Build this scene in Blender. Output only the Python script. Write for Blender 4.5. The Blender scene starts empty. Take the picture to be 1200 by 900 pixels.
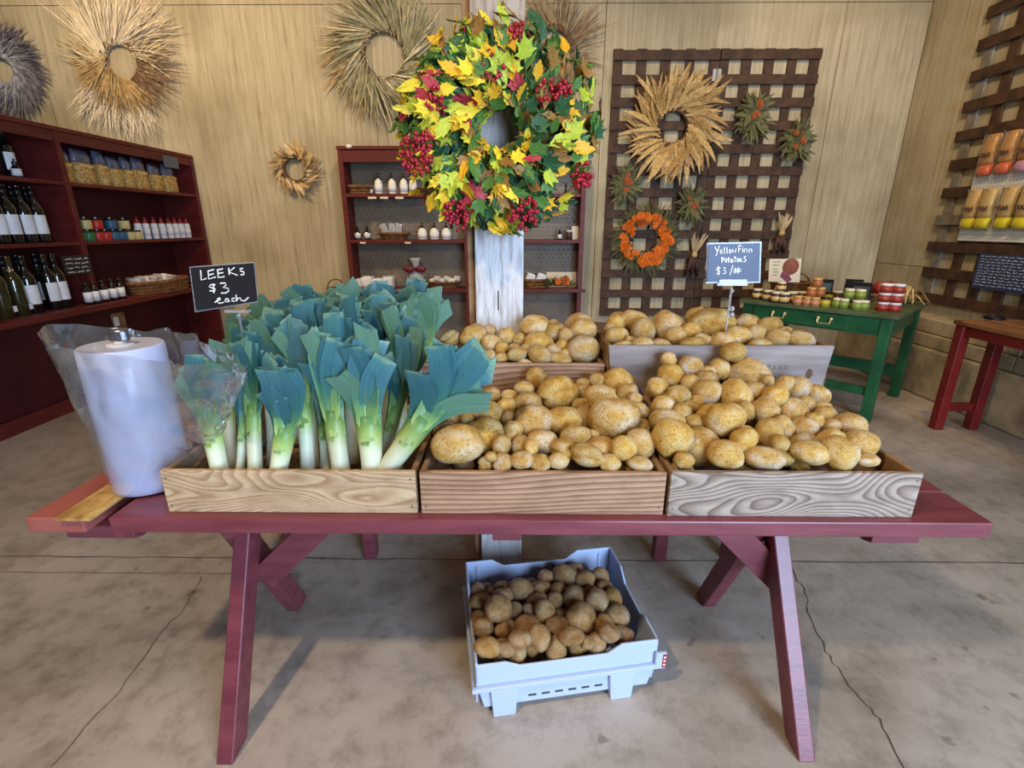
import bpy, bmesh, math, random
import numpy as np
from mathutils import Vector, Matrix, Euler, noise as mnoise

rng = random.Random(11)
D = bpy.data
SC = bpy.context.scene
COL = SC.collection
PI = math.pi
rad = math.radians

# ------------------------------------------------------------------ camera, world, lights, exposure
F_PX, PITCH, YAW, CAM_H = 575.0, 17.83, 0.6, 1.42
cam_d = D.cameras.new('camera'); cam = D.objects.new('camera', cam_d); COL.objects.link(cam)
cam_d.sensor_width = 36.0; cam_d.lens = F_PX / 1200 * 36.0
cam_d.clip_start = 0.02
cam.location = (0, 0, CAM_H)
cam.rotation_euler = Euler((rad(90 - PITCH), 0, rad(YAW)))
SC.camera = cam
CR = cam.rotation_euler.to_matrix()

SC.view_settings.view_transform = 'Standard'
SC.view_settings.look = 'None'
SC.view_settings.gamma = 1.0
SC.view_settings.use_curve_mapping = False
SC.view_settings.exposure = 0.18

w = D.worlds.new('sky'); SC.world = w; w.use_nodes = True
bg = w.node_tree.nodes['Background']
bg.inputs[0].default_value = (0.62, 0.78, 1.0, 1); bg.inputs[1].default_value = 1.2

def area(name, loc, target, sx, sy, energy, color, spread=180):
    l = D.lights.new(name, 'AREA'); l.shape = 'RECTANGLE'; l.size = sx; l.size_y = sy
    l.energy = energy; l.color = color; l.spread = rad(spread)
    o = D.objects.new(name, l); COL.objects.link(o); o.location = loc
    o.rotation_euler = (Vector(target) - Vector(loc)).to_track_quat('-Z', 'Y').to_euler()
    return o
# daylight entering by the wide barn door behind the camera
area('door_daylight', (2.2, -2.5, 1.55), (0.4, 2.2, 0.7), 2.1, 2.5, 300, (0.50, 0.70, 1.0))
# lamps under the roof: (position, target, watts, cone degrees)
LAMPS = [((-1.45, -0.45, 3.55), (-0.3, 1.5, 0.6), 105, 120),
         ((1.7, 0.3, 3.6), (0.8, 1.6, 0.6), 28, 100),
         ((-3.2, 2.9, 3.85), (-3.6, 5.3, 2.6), 125, 120),
         ((-0.3, 3.1, 3.85), (-0.6, 5.3, 1.7), 72, 120),
         ((2.0, 3.0, 3.85), (2.2, 5.3, 1.3), 36, 120),
         ((2.3, 2.2, 3.85), (3.77, 4.3, 2.5), 75, 115)]
LAMP_COL = (1.0, 0.78, 0.50)

# ------------------------------------------------------------------ helpers
def P(x, y, X=None, Y=None, Z=None):
    """a photo pixel (1200x900) on the plane X=, Y= or Z="""
    d = CR @ Vector(((x - 600) / F_PX, -(y - 450) / F_PX, -1.0))
    o = Vector((0, 0, CAM_H))
    if X is not None: s = X / d.x
    elif Y is not None: s = Y / d.y
    else: s = (Z - CAM_H) / d.z
    return o + d * s
def fwd(p):
    """distance along the view axis"""
    return -(CR.transposed() @ (Vector(p) - Vector((0, 0, CAM_H)))).z

class MB:
    def __init__(s): s.v = []; s.f = []; s.t = []
    def add(s, vs, fs, t=0.0):
        n = len(s.v); s.v += [tuple(v) for v in vs]
        s.f += [tuple(i + n for i in f) for f in fs]
        s.t += (list(t) if isinstance(t, (list, tuple)) else [t] * len(vs)); return s
    def box(s, lo, hi):
        x0, y0, z0 = lo; x1, y1, z1 = hi
        return s.add([(x0,y0,z0),(x1,y0,z0),(x1,y1,z0),(x0,y1,z0),(x0,y0,z1),(x1,y0,z1),(x1,y1,z1),(x0,y1,z1)],
              [(0,3,2,1),(4,5,6,7),(0,1,5,4),(1,2,6,5),(2,3,7,6),(3,0,4,7)])
    def beam(s, a, b, wid, dep, side=(1,0,0)):
        a = Vector(a); b = Vector(b); d = (b - a).normalized(); sd = Vector(side)
        sd = (sd - d * sd.dot(d)).normalized(); up = d.cross(sd)
        vs = []
        for p in (a, b):
            for i, j in ((-1,-1),(1,-1),(1,1),(-1,1)): vs.append(p + sd * wid/2*i + up * dep/2*j)
        return s.add(vs, [(0,1,2,3),(7,6,5,4),(0,4,5,1),(1,5,6,2),(2,6,7,3),(3,7,4,0)])
    def tube(s, path, r, n=8, caps=True, t=None):
        path = [Vector(p) for p in path]
        rr = r if isinstance(r, (list, tuple)) else [r] * len(path)
        base = len(s.v); vs = []; ts = []; ref = None
        for i, p in enumerate(path):
            d = (path[min(i+1, len(path)-1)] - path[max(i-1, 0)]).normalized()
            if ref is None: ref = Vector((0,0,1)) if abs(d.z) < .9 else Vector((1,0,0))
            u = (ref - d * ref.dot(d)).normalized(); ref = u; vv = d.cross(u)
            for k in range(n):
                a = 2*PI*k/n; vs.append(p + (u*math.cos(a) + vv*math.sin(a)) * rr[i])
                ts.append(t[i] if t else 0.0)
        fs = []
        for i in range(len(path)-1):
            for k in range(n):
                k2 = (k+1) % n; fs.append((i*n+k, i*n+k2, (i+1)*n+k2, (i+1)*n+k))
        if caps: fs.append(tuple(range(n-1,-1,-1))); m = (len(path)-1)*n; fs.append(tuple(range(m, m+n)))
        return s.add(vs, fs, ts)
    def lathe(s, prof, n=16, c=(0,0,0), sx=1, sy=1):
        c = Vector(c); vs = []; fs = []
        for r, z in prof:
            for k in range(n):
                a = 2*PI*k/n; vs.append((c.x + r*math.cos(a)*sx, c.y + r*math.sin(a)*sy, c.z + z))
        for i in range(len(prof)-1):
            for k in range(n):
                k2 = (k+1) % n; fs.append((i*n+k, i*n+k2, (i+1)*n+k2, (i+1)*n+k))
        fs.append(tuple(range(n-1,-1,-1))); m = (len(prof)-1)*n; fs.append(tuple(range(m, m+n)))
        return s.add(vs, fs)
    def torus(s, c, R, r, n=24, m=8, ax='z', sx=1, sy=1):
        c = Vector(c); pts = []
        vs = []; fs = []
        for i in range(n):
            a = 2*PI*i/n
            for j in range(m):
                b = 2*PI*j/m; q = R + r*math.cos(b)
                x, y, z = q*math.cos(a)*sx, q*math.sin(a)*sy, r*math.sin(b)
                vs.append(c + (Vector((x,y,z)) if ax == 'z' else Vector((x,z,y))))
        for i in range(n):
            for j in range(m):
                i2 = (i+1)%n; j2 = (j+1)%m; fs.append((i*m+j, i2*m+j, i2*m+j2, i*m+j2))
        return s.add(vs, fs)
    def ball(s, c, r, n=6, m=4, sc=(1,1,1)):
        c = Vector(c); vs = [c + Vector((0,0,r*sc[2]))]; fs = []
        for j in range(1, m):
            b = PI*j/m
            for k in range(n):
                a = 2*PI*k/n; vs.append(c + Vector((r*sc[0]*math.sin(b)*math.cos(a), r*sc[1]*math.sin(b)*math.sin(a), r*sc[2]*math.cos(b))))
        vs.append(c - Vector((0,0,r*sc[2]))); L = len(vs)-1
        for k in range(n):
            k2=(k+1)%n; fs.append((0,1+k,1+k2)); fs.append((L, 1+(m-2)*n+k2, 1+(m-2)*n+k))
            for j in range(m-2): fs.append((1+j*n+k,1+(j+1)*n+k,1+(j+1)*n+k2,1+j*n+k2))
        return s.add(vs, fs)
    def ribbon(s, path, wid, side, t=None):
        """flat blade along path; side = across direction(s)"""
        vs=[]; fs=[]; ts=[]
        for i,p in enumerate(path):
            p=Vector(p); sd=Vector(side[i] if isinstance(side,list) else side); ww=wid[i]
            vs += [p - sd*ww/2, p + sd*ww/2]; ts += [t[i] if t else 0]*2
            if i: k=2*i; fs.append((k-2,k-1,k+1,k))
        return s.add(vs, fs, ts)
    def prism(s, poly, ax, lo, hi):
        """extrude a 2-D polygon along axis ax ('x','y','z') between lo and hi"""
        n=len(poly)
        def m(a,b,c): return {'x':(c,a,b),'y':(a,c,b),'z':(a,b,c)}[ax]
        vs=[m(a,b,lo) for a,b in poly]+[m(a,b,hi) for a,b in poly]
        fs=[tuple(range(n-1,-1,-1)),tuple(range(n,2*n))]+[(i,(i+1)%n,n+(i+1)%n,n+i) for i in range(n)]
        return s.add(vs,fs)
    def xf(s, M):
        s.v=[tuple(M@Vector(v)) for v in s.v]; return s
    def mesh(s, name, mat=None, smooth=False, off=(0,0,0)):
        me = D.meshes.new(name); o = Vector(off)
        me.from_pydata([tuple(Vector(v)-o) for v in s.v], [], s.f)
        if any(s.t): 
            a = me.attributes.new('t','FLOAT','POINT'); a.data.foreach_set('value', s.t)
        bm = bmesh.new(); bm.from_mesh(me); bmesh.ops.recalc_face_normals(bm, faces=bm.faces); bm.to_mesh(me); bm.free()
        if mat: me.materials.append(mat)
        if smooth: me.polygons.foreach_set('use_smooth',[True]*len(me.polygons))
        return me
    def build(s, name, mat, parent=None, smooth=False, bev=0, local=False):
        if parent is not None: off = Vector((0,0,0)) if local else WL[parent]
        else:
            vs=np.array(s.v); off = Vector(((vs[:,0].min()+vs[:,0].max())/2,(vs[:,1].min()+vs[:,1].max())/2,vs[:,2].min()))
        o = D.objects.new(name, s.mesh(name, mat, smooth, off)); COL.objects.link(o)
        if parent is None: o.location = off; WL[o] = off
        else: o.parent = parent; WL[o] = WL[parent]
        if bev:
            b=o.modifiers.new('bevel','BEVEL'); b.width=bev; b.segments=2; b.limit_method='ANGLE'
        return o
WL = {}
def tag(o, label, cat, group=None):
    o['label']=label; o['category']=cat
    if group: o['group']=group
    return o
def thing(name, label, cat, loc=(0,0,0), group=None, rz=0):
    o=D.objects.new(name,None); COL.objects.link(o); o.location=loc; o.rotation_euler=(0,0,rz)
    o.empty_display_size=.05; WL[o]=Vector(loc)
    return tag(o,label,cat,group)
def struct(o): o['kind']='structure'; return o
PROTO={}
def inst(key, name, label, cat, loc, rz=0, group=None, scale=1.0, rot=None):
    """an individual of a prototype: shares mesh data, its own objects"""
    parts=PROTO[key]
    if len(parts)==1:
        o=D.objects.new(name, parts[0][1]); COL.objects.link(o)
    else:
        o=D.objects.new(name,None); COL.objects.link(o); o.empty_display_size=.05
        made=[]
        for pn,me,pi in parts:
            c=D.objects.new(pn,me); COL.objects.link(c); c.parent = o if pi is None else made[pi]; made.append(c)
    o.location=loc; o.rotation_euler = rot if rot is not None else (0,0,rz)
    o.scale=(scale,)*3 if not isinstance(scale,(tuple,list)) else scale
    WL[o]=Vector(loc)
    return tag(o,label,cat,group)

# ------------------------------------------------------------------ materials
def srgb(r,g,b):
    f=lambda c:(c/255/12.92 if c/255<=.04045 else ((c/255+.055)/1.055)**2.4)
    return (f(r),f(g),f(b),1)
def newmat(name):
    m=D.materials.new(name); m.use_nodes=True; nt=m.node_tree
    return m, nt, nt.nodes['Principled BSDF']
def N(nt, typ, **kw):
    n=nt.nodes.new(typ)
    for k,v in kw.items():
        if k.startswith('i_'): n.inputs[k[2:].replace('_',' ')].default_value=v
        else: setattr(n,k,v)
    return n
def ramp(nt, stops):
    r=nt.nodes.new('ShaderNodeValToRGB'); e=r.color_ramp.elements
    e[0].position,e[0].color=stops[0]; e[1].position,e[1].color=stops[-1]
    for p,c in stops[1:-1]:
        x=e.new(p); x.color=c
    return r
def mottled(name, c1, c2, scale=8, rough=.6, bump=.1, stretch=(1,1,1), c3=None, detail=6, spec=.4, metal=0, bscale=None, rand=True, lo=.35, hi=.65, coat=0):
    m,nt,b=newmat(name); L=nt.links.new
    tc=N(nt,'ShaderNodeTexCoord'); mp=N(nt,'ShaderNodeMapping'); mp.inputs['Scale'].default_value=stretch
    if rand:
        oi=N(nt,'ShaderNodeObjectInfo'); mu=N(nt,'ShaderNodeMath',operation='MULTIPLY'); mu.inputs[1].default_value=37
        L(oi.outputs['Random'],mu.inputs[0]); L(mu.outputs[0],mp.inputs['Location'])
    L(tc.outputs['Object'],mp.inputs['Vector'])
    n=N(nt,'ShaderNodeTexNoise'); n.inputs['Scale'].default_value=scale; n.inputs['Detail'].default_value=detail
    L(mp.outputs[0],n.inputs['Vector'])
    st=[(lo,c1),(hi,c2)] if c3 is None else [(lo,c1),((lo+hi)/2,c2),(hi,c3)]
    r=ramp(nt,st); L(n.outputs['Fac'],r.inputs[0]); L(r.outputs[0],b.inputs['Base Color'])
    b.inputs['Roughness'].default_value=rough; b.inputs['Specular IOR Level'].default_value=spec; b.inputs['Metallic'].default_value=metal
    b.inputs['Coat Weight'].default_value=coat
    if bump:
        n2=N(nt,'ShaderNodeTexNoise'); n2.inputs['Scale'].default_value=bscale or scale*4; n2.inputs['Detail'].default_value=4
        L(mp.outputs[0],n2.inputs['Vector'])
        bp=N(nt,'ShaderNodeBump'); bp.inputs['Strength'].default_value=bump; bp.inputs['Distance'].default_value=.01
        L(n2.outputs['Fac'],bp.inputs['Height']); L(bp.outputs[0],b.inputs['Normal'])
    return m
def plain(name, c, rough=.5, metal=0, spec=.5, coat=0, trans=0, ior=1.45):
    m,nt,b=newmat(name); b.inputs['Base Color'].default_value=c; b.inputs['Roughness'].default_value=rough
    b.inputs['Metallic'].default_value=metal; b.inputs['Specular IOR Level'].default_value=spec; b.inputs['Coat Weight'].default_value=coat
    b.inputs['Transmission Weight'].default_value=trans; b.inputs['IOR'].default_value=ior
    return m
def wood(name, light, dark, scale=9, stretch=(.35,1,1), dist=5, rough=.7, knots=True, mid=None, contrast=(.25,.9), straight=10):
    m,nt,b=newmat(name); L=nt.links.new
    tc=N(nt,'ShaderNodeTexCoord'); mp=N(nt,'ShaderNodeMapping'); mp.inputs['Scale'].default_value=stretch
    oi=N(nt,'ShaderNodeObjectInfo'); mu=N(nt,'ShaderNodeMath',operation='MULTIPLY'); mu.inputs[1].default_value=23
    L(oi.outputs['Random'],mu.inputs[0]); L(mu.outputs[0],mp.inputs['Location']); L(tc.outputs['Object'],mp.inputs['Vector'])
    nz=N(nt,'ShaderNodeTexNoise'); nz.inputs['Scale'].default_value=dist; nz.inputs['Detail'].default_value=1.0; nz.inputs['Roughness'].default_value=.35; L(mp.outputs[0],nz.inputs['Vector'])
    # growth rings: contour lines of a smooth field
    ms=N(nt,'ShaderNodeMath',operation='MULTIPLY'); ms.inputs[1].default_value=scale; L(nz.outputs['Fac'],ms.inputs[0])
    sx=N(nt,'ShaderNodeSeparateXYZ'); L(mp.outputs[0],sx.inputs[0]); mz=N(nt,'ShaderNodeMath',operation='MULTIPLY_ADD'); mz.inputs[1].default_value=straight; L(sx.outputs['Z'],mz.inputs[0]); L(ms.outputs[0],mz.inputs[2])
    fr=N(nt,'ShaderNodeMath',operation='FRACT'); L(mz.outputs[0],fr.inputs[0])
    wv=fr
    r=ramp(nt,[(contrast[0],light),(contrast[1],dark),(1.0,light)]); L(fr.outputs[0],r.inputs[0])
    n2=N(nt,'ShaderNodeTexNoise'); n2.inputs['Scale'].default_value=9; n2.inputs['Detail'].default_value=9; n2.inputs['Roughness'].default_value=.75; L(mp.outputs[0],n2.inputs['Vector'])
    r2=ramp(nt,[(.34,(.45,.40,.36,1)),(.58,(1,1,1,1))]); L(n2.outputs['Fac'],r2.inputs[0])
    mm=N(nt,'ShaderNodeMix',data_type='RGBA',blend_type='MULTIPLY'); mm.inputs['Factor'].default_value=.6
    L(r.outputs[0],mm.inputs[6]); L(r2.outputs[0],mm.inputs[7]); L(mm.outputs[2],b.inputs['Base Color'])
    b.inputs['Roughness'].default_value=rough; b.inputs['Specular IOR Level'].default_value=.3
    bp=N(nt,'ShaderNodeBump'); bp.inputs['Strength'].default_value=.25; bp.inputs['Distance'].default_value=.004
    L(n2.outputs['Fac'],bp.inputs['Height']); L(bp.outputs[0],b.inputs['Normal'])
    return m
def tgrad(name, stops, rough=.45, nscale=30, namt=.12, sss=0, stretch=(1,1,1), streak=.85):
    """colour that follows the vertex attribute t (0 root, 1 tip) with fine streaks"""
    m,nt,b=newmat(name); L=nt.links.new
    at=N(nt,'ShaderNodeAttribute'); at.attribute_name='t'
    tc=N(nt,'ShaderNodeTexCoord'); mp=N(nt,'ShaderNodeMapping'); mp.inputs['Scale'].default_value=stretch; L(tc.outputs['Object'],mp.inputs[0])
    n=N(nt,'ShaderNodeTexNoise'); n.inputs['Scale'].default_value=nscale; n.inputs['Detail'].default_value=4; L(mp.outputs[0],n.inputs['Vector'])
    mr=N(nt,'ShaderNodeMapRange'); mr.inputs['To Min'].default_value=-namt; mr.inputs['To Max'].default_value=namt; L(n.outputs['Fac'],mr.inputs[0])
    ad=N(nt,'ShaderNodeMath',operation='ADD'); L(at.outputs['Fac'],ad.inputs[0]); L(mr.outputs[0],ad.inputs[1])
    r=ramp(nt,stops); L(ad.outputs[0],r.inputs[0])
    ac=N(nt,'ShaderNodeAttribute'); ac.attribute_name='c'; cb=N(nt,'ShaderNodeCombineXYZ'); L(ac.outputs['Fac'],cb.inputs[0]); oi=N(nt,'ShaderNodeObjectInfo'); L(oi.outputs['Random'],cb.inputs[1]); tm=N(nt,'ShaderNodeMath',operation='MULTIPLY'); tm.inputs[1].default_value=.06; L(at.outputs['Fac'],tm.inputs[0]); L(tm.outputs[0],cb.inputs[2])
    sn=N(nt,'ShaderNodeTexNoise'); sn.inputs['Scale'].default_value=26; sn.inputs['Detail'].default_value=3; L(cb.outputs[0],sn.inputs['Vector'])
    sr=ramp(nt,[(.32,(.62,.66,.66,1)),(.62,(1.0,1.0,1.0,1))]); L(sn.outputs['Fac'],sr.inputs[0])
    sm=N(nt,'ShaderNodeMix',data_type='RGBA',blend_type='MULTIPLY'); sm.inputs['Factor'].default_value=streak; L(r.outputs[0],sm.inputs[6]); L(sr.outputs[0],sm.inputs[7])
    hv=N(nt,'ShaderNodeHueSaturation'); hm=N(nt,'ShaderNodeMapRange'); hm.inputs['To Min'].default_value=.72; hm.inputs['To Max'].default_value=1.08; L(oi.outputs['Random'],hm.inputs[0]); L(hm.outputs[0],hv.inputs['Value']); L(sm.outputs[2],hv.inputs['Color']); L(hv.outputs[0],b.inputs['Base Color'])
    b.inputs['Roughness'].default_value=rough; b.inputs['Specular IOR Level'].default_value=.4
    return m

M={}
M['floor']=None
def floor_mat():
    m,nt,b=newmat('worn_concrete'); L=nt.links.new
    tc=N(nt,'ShaderNodeTexCoord')
    a=N(nt,'ShaderNodeTexNoise'); a.inputs['Scale'].default_value=1.1; a.inputs['Detail'].default_value=7; a.inputs['Roughness'].default_value=.65; L(tc.outputs['Object'],a.inputs['Vector'])
    r=ramp(nt,[(.30,srgb(128,116,102)),(.48,srgb(170,156,142)),(.66,srgb(190,176,164))]); L(a.outputs['Fac'],r.inputs[0])
    c=N(nt,'ShaderNodeTexNoise'); c.inputs['Scale'].default_value=9; c.inputs['Detail'].default_value=9; c.inputs['Roughness'].default_value=.75; L(tc.outputs['Object'],c.inputs['Vector'])
    r2=ramp(nt,[(.34,(.62,.60,.57,1)),(.52,(1,1,1,1))]); L(c.outputs['Fac'],r2.inputs[0])
    mm=N(nt,'ShaderNodeMix',data_type='RGBA',blend_type='MULTIPLY'); mm.inputs['Factor'].default_value=.75; L(r.outputs[0],mm.inputs[6]); L(r2.outputs[0],mm.inputs[7])
    v=N(nt,'ShaderNodeTexNoise'); v.inputs['Scale'].default_value=14; v.inputs['Detail'].default_value=2; L(tc.outputs['Object'],v.inputs['Vector'])
    r3=ramp(nt,[(.22,(.5,.47,.43,1)),(.30,(1,1,1,1))]); L(v.outputs['Fac'],r3.inputs[0])
    m2=N(nt,'ShaderNodeMix',data_type='RGBA',blend_type='MULTIPLY'); m2.inputs['Factor'].default_value=.8; L(mm.outputs[2],m2.inputs[6]); L(r3.outputs[0],m2.inputs[7])
    L(m2.outputs[2],b.inputs['Base Color']); b.inputs['Roughness'].default_value=.62; b.inputs['Specular IOR Level'].default_value=.35
    bp=N(nt,'ShaderNodeBump'); bp.inputs['Strength'].default_value=.25; bp.inputs['Distance'].default_value=.006; L(c.outputs['Fac'],bp.inputs['Height']); L(bp.outputs[0],b.inputs['Normal'])
    return m
M['floor']=floor_mat()
def ply_mat():
    m,nt,b=newmat('weathered_plywood'); L=nt.links.new
    tc=N(nt,'ShaderNodeTexCoord')
    mp=N(nt,'ShaderNodeMapping'); mp.inputs['Scale'].default_value=(11,11,.5); L(tc.outputs['Object'],mp.inputs[0])
    a=N(nt,'ShaderNodeTexNoise'); a.inputs['Scale'].default_value=3; a.inputs['Detail'].default_value=9; a.inputs['Roughness'].default_value=.68; L(mp.outputs[0],a.inputs['Vector'])
    r=ramp(nt,[(.27,srgb(134,117,90)),(.44,srgb(172,157,127)),(.70,srgb(194,180,150))]); L(a.outputs['Fac'],r.inputs[0])
    c=N(nt,'ShaderNodeTexNoise'); c.inputs['Scale'].default_value=1.3; c.inputs['Detail'].default_value=3; L(tc.outputs['Object'],c.inputs['Vector'])
    r2=ramp(nt,[(.34,(.60,.56,.48,1)),(.56,(1,1,1,1))]); L(c.outputs['Fac'],r2.inputs[0])
    mm=N(nt,'ShaderNodeMix',data_type='RGBA',blend_type='MULTIPLY'); mm.inputs['Factor'].default_value=.7; L(r.outputs[0],mm.inputs[6]); L(r2.outputs[0],mm.inputs[7])
    L(mm.outputs[2],b.inputs['Base Color']); b.inputs['Roughness'].default_value=.75; b.inputs['Specular IOR Level'].default_value=.25
    bp=N(nt,'ShaderNodeBump'); bp.inputs['Strength'].default_value=.2; bp.inputs['Distance'].default_value=.006; L(a.outputs['Fac'],bp.inputs['Height']); L(bp.outputs[0],b.inputs['Normal'])
    return m
M['ply']=ply_mat()
M['conc']=mottled('footing_concrete',srgb(140,124,98),srgb(188,170,138),5,.85,.35,rand=False)
M['crack']=plain('crack_dirt',srgb(78,68,58),.95)
M['dark']=plain('dark_gap',srgb(20,17,15),.9)
M['red']=mottled('red_table_paint',srgb(108,50,58),srgb(126,62,70),5,.34,.06,stretch=(1,6,6),spec=.5)
M['redstub']=mottled('red_plank_paint',srgb(146,76,70),srgb(164,92,84),6,.4,.06,spec=.5)
M['osb']=mottled('bare_chipboard',srgb(150,110,56),srgb(206,166,98),26,.75,.25,stretch=(1,.5,1),detail=3)
M['maroon']=mottled('maroon_shelf_paint',srgb(84,26,24),srgb(102,36,31),4,.5,.06,stretch=(1,1,5),spec=.35)
M['maroon_in']=mottled('maroon_back_panel',srgb(64,20,24),srgb(76,25,28),3,.6,.04,spec=.25)
M['crate_tan']=wood('crate_wood_tan',srgb(200,172,136),srgb(166,130,94),30,(1.0,3,3),2.6,straight=0)
M['crate_brown']=wood('crate_wood_brown',srgb(180,142,112),srgb(126,90,66),12,(.7,2,2),2.2,straight=34)
M['crate_grey']=wood('crate_wood_grey',srgb(172,154,139),srgb(114,92,78),34,(1.1,3,3),2.3,straight=6)
M['crate_flat']=mottled('crate_wood_silvered',srgb(112,99,95),srgb(150,137,131),5,.7,.2,stretch=(.5,2,4))
M['crate_in']=mottled('crate_inner_wood',srgb(120,88,58),srgb(160,122,84),7,.75,.15,stretch=(.4,2,2))
def post_mat():
    m=mottled('whitewashed_wood',srgb(170,160,152),srgb(218,214,214),15,.7,.5,stretch=(4,4,.5),lo=.3,hi=.55,rand=False); nt=m.node_tree; L=nt.links.new; b=nt.nodes['Principled BSDF']
    src=b.inputs['Base Color'].links[0].from_socket; tc=N(nt,'ShaderNodeTexCoord'); sp=N(nt,'ShaderNodeSeparateXYZ'); L(tc.outputs['Object'],sp.inputs[0])
    mr=N(nt,'ShaderNodeMapRange'); mr.inputs['From Min'].default_value=1.5; mr.inputs['From Max'].default_value=1.9; L(sp.outputs['Z'],mr.inputs[0])
    mx=N(nt,'ShaderNodeMix',data_type='RGBA',blend_type='MULTIPLY'); L(mr.outputs[0],mx.inputs['Factor']); L(src,mx.inputs[6]); mx.inputs[7].default_value=(.62,.52,.40,1); L(mx.outputs[2],b.inputs['Base Color'])
    return m
M['white_post']=post_mat()   # limewash only on the lower part, bare timber above
M['lattice']=mottled('dark_stained_slat',srgb(52,32,18),srgb(80,52,32),6,.7,.15,stretch=(2,2,2))
M['lattice_old']=mottled('grey_weathered_slat',srgb(104,96,84),srgb(134,124,110),6,.8,.15,stretch=(2,2,2))
M['green']=mottled('green_table_paint',srgb(20,70,40),srgb(33,89,51),6,.45,.06,spec=.4)
M['greentop']=mottled('worn_green_top',srgb(60,74,44),srgb(88,98,66),6,.5,.08)
M['brass']=plain('pale_brass',srgb(236,206,150),.3,.7)
M['redleg']=mottled('bright_red_paint',srgb(102,20,20),srgb(120,29,25),5,.4,.05)
M['topwood']=wood('brown_table_top',srgb(136,92,54),srgb(100,64,36),8,(1,.4,1),2,straight=4)
def potato_mat(name, base1, base2, dust):
    m,nt,b=newmat(name); L=nt.links.new
    tc=N(nt,'ShaderNodeTexCoord'); oi=N(nt,'ShaderNodeObjectInfo'); mu=N(nt,'ShaderNodeMath',operation='MULTIPLY'); mu.inputs[1].default_value=51
    L(oi.outputs['Random'],mu.inputs[0]); mp=N(nt,'ShaderNodeMapping'); L(mu.outputs[0],mp.inputs['Location']); L(tc.outputs['Object'],mp.inputs[0])
    a=N(nt,'ShaderNodeTexNoise'); a.inputs['Scale'].default_value=1.3; a.inputs['Detail'].default_value=5; L(mp.outputs[0],a.inputs['Vector'])
    r=ramp(nt,[(.33,base1),(.5,base2),(.68,dust)]); L(a.outputs['Fac'],r.inputs[0])
    hs=N(nt,'ShaderNodeHueSaturation'); mr=N(nt,'ShaderNodeMapRange'); mr.inputs['To Min'].default_value=.8; mr.inputs['To Max'].default_value=1.1
    L(oi.outputs['Random'],mr.inputs[0]); L(mr.outputs[0],hs.inputs['Value'])
    f2=N(nt,'ShaderNodeMath',operation='MULTIPLY'); f2.inputs[1].default_value=7.13; L(oi.outputs['Random'],f2.inputs[0]); f3=N(nt,'ShaderNodeMath',operation='FRACT'); L(f2.outputs[0],f3.inputs[0])
    rv=ramp(nt,[(0,(1.0,.92,.62,1)),(.45,(1,1,1,1)),(1,(.98,.97,1.12,1))]); L(f3.outputs[0],rv.inputs[0])
    mv=N(nt,'ShaderNodeMix',data_type='RGBA',blend_type='MULTIPLY'); mv.inputs['Factor'].default_value=1; L(r.outputs[0],mv.inputs[6]); L(rv.outputs[0],mv.inputs[7]); L(mv.outputs[2],hs.inputs['Color'])
    s=N(nt,'ShaderNodeTexNoise'); s.inputs['Scale'].default_value=8.5; s.inputs['Detail'].default_value=7; s.inputs['Roughness'].default_value=.75; L(mp.outputs[0],s.inputs['Vector'])
    r2=ramp(nt,[(.37,(.34,.24,.15,1)),(.50,(1,1,1,1))]); L(s.outputs['Fac'],r2.inputs[0])
    mm=N(nt,'ShaderNodeMix',data_type='RGBA',blend_type='MULTIPLY'); mm.inputs['Factor'].default_value=.85; L(hs.outputs[0],mm.inputs[6]); L(r2.outputs[0],mm.inputs[7])
    L(mm.outputs[2],b.inputs['Base Color']); b.inputs['Roughness'].default_value=.42; b.inputs['Specular IOR Level'].default_value=.5
    bp=N(nt,'ShaderNodeBump'); bp.inputs['Strength'].default_value=.45; bp.inputs['Distance'].default_value=.06; L(s.outputs['Fac'],bp.inputs['Height']); L(bp.outputs[0],b.inputs['Normal'])
    return m
M['potato']=potato_mat('yellow_potato_skin',srgb(196,148,66),srgb(218,178,104),srgb(224,202,166))
M['potato2']=potato_mat('earthy_potato_skin',srgb(158,112,58),srgb(182,142,90),srgb(192,162,124))
LEEK=[(0,srgb(228,226,206)),(.30,srgb(224,226,190)),(.40,srgb(172,194,108)),(.50,srgb(96,142,76)),(.62,srgb(66,118,92)),(1,srgb(74,124,124))]
M['leek']=tgrad('leek_skin',LEEK,.42,18,.05,stretch=(1,1,.25),streak=0)
M['leekleaf']=tgrad('leek_leaf_blue_green',[(0,srgb(168,192,112)),(.16,srgb(118,158,90)),(.30,srgb(76,126,92)),(.48,srgb(56,108,104)),(.75,srgb(56,106,118)),(.95,srgb(70,122,126)),(1,srgb(120,156,134))],.42,22,.14)
M['leekleaf2']=tgrad('leek_leaf_grey_green',[(0,srgb(150,172,84)),(.2,srgb(110,148,92)),(.5,srgb(84,130,104)),(1,srgb(100,142,122))],.45,22,.14)
M['plastic']=plain('pale_blue_plastic',srgb(184,196,224),.4,spec=.5)
M['slot']=plain('slot_shadow',srgb(60,64,74),.8)
M['sticker']=plain('red_sticker',srgb(176,32,44),.4)
M['white']=plain('white_print',srgb(236,234,228),.6)
M['roll']=None
def roll_mat():
    m,nt,b=newmat('frosted_bag_roll'); b.inputs['Base Color'].default_value=srgb(192,198,228); b.inputs['Roughness'].default_value=.35
    b.inputs['Subsurface Weight'].default_value=.3; b.inputs['Subsurface Radius'].default_value=(.03,.03,.04); b.inputs['Coat Weight'].default_value=.3
    return m
M['roll']=roll_mat()
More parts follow.
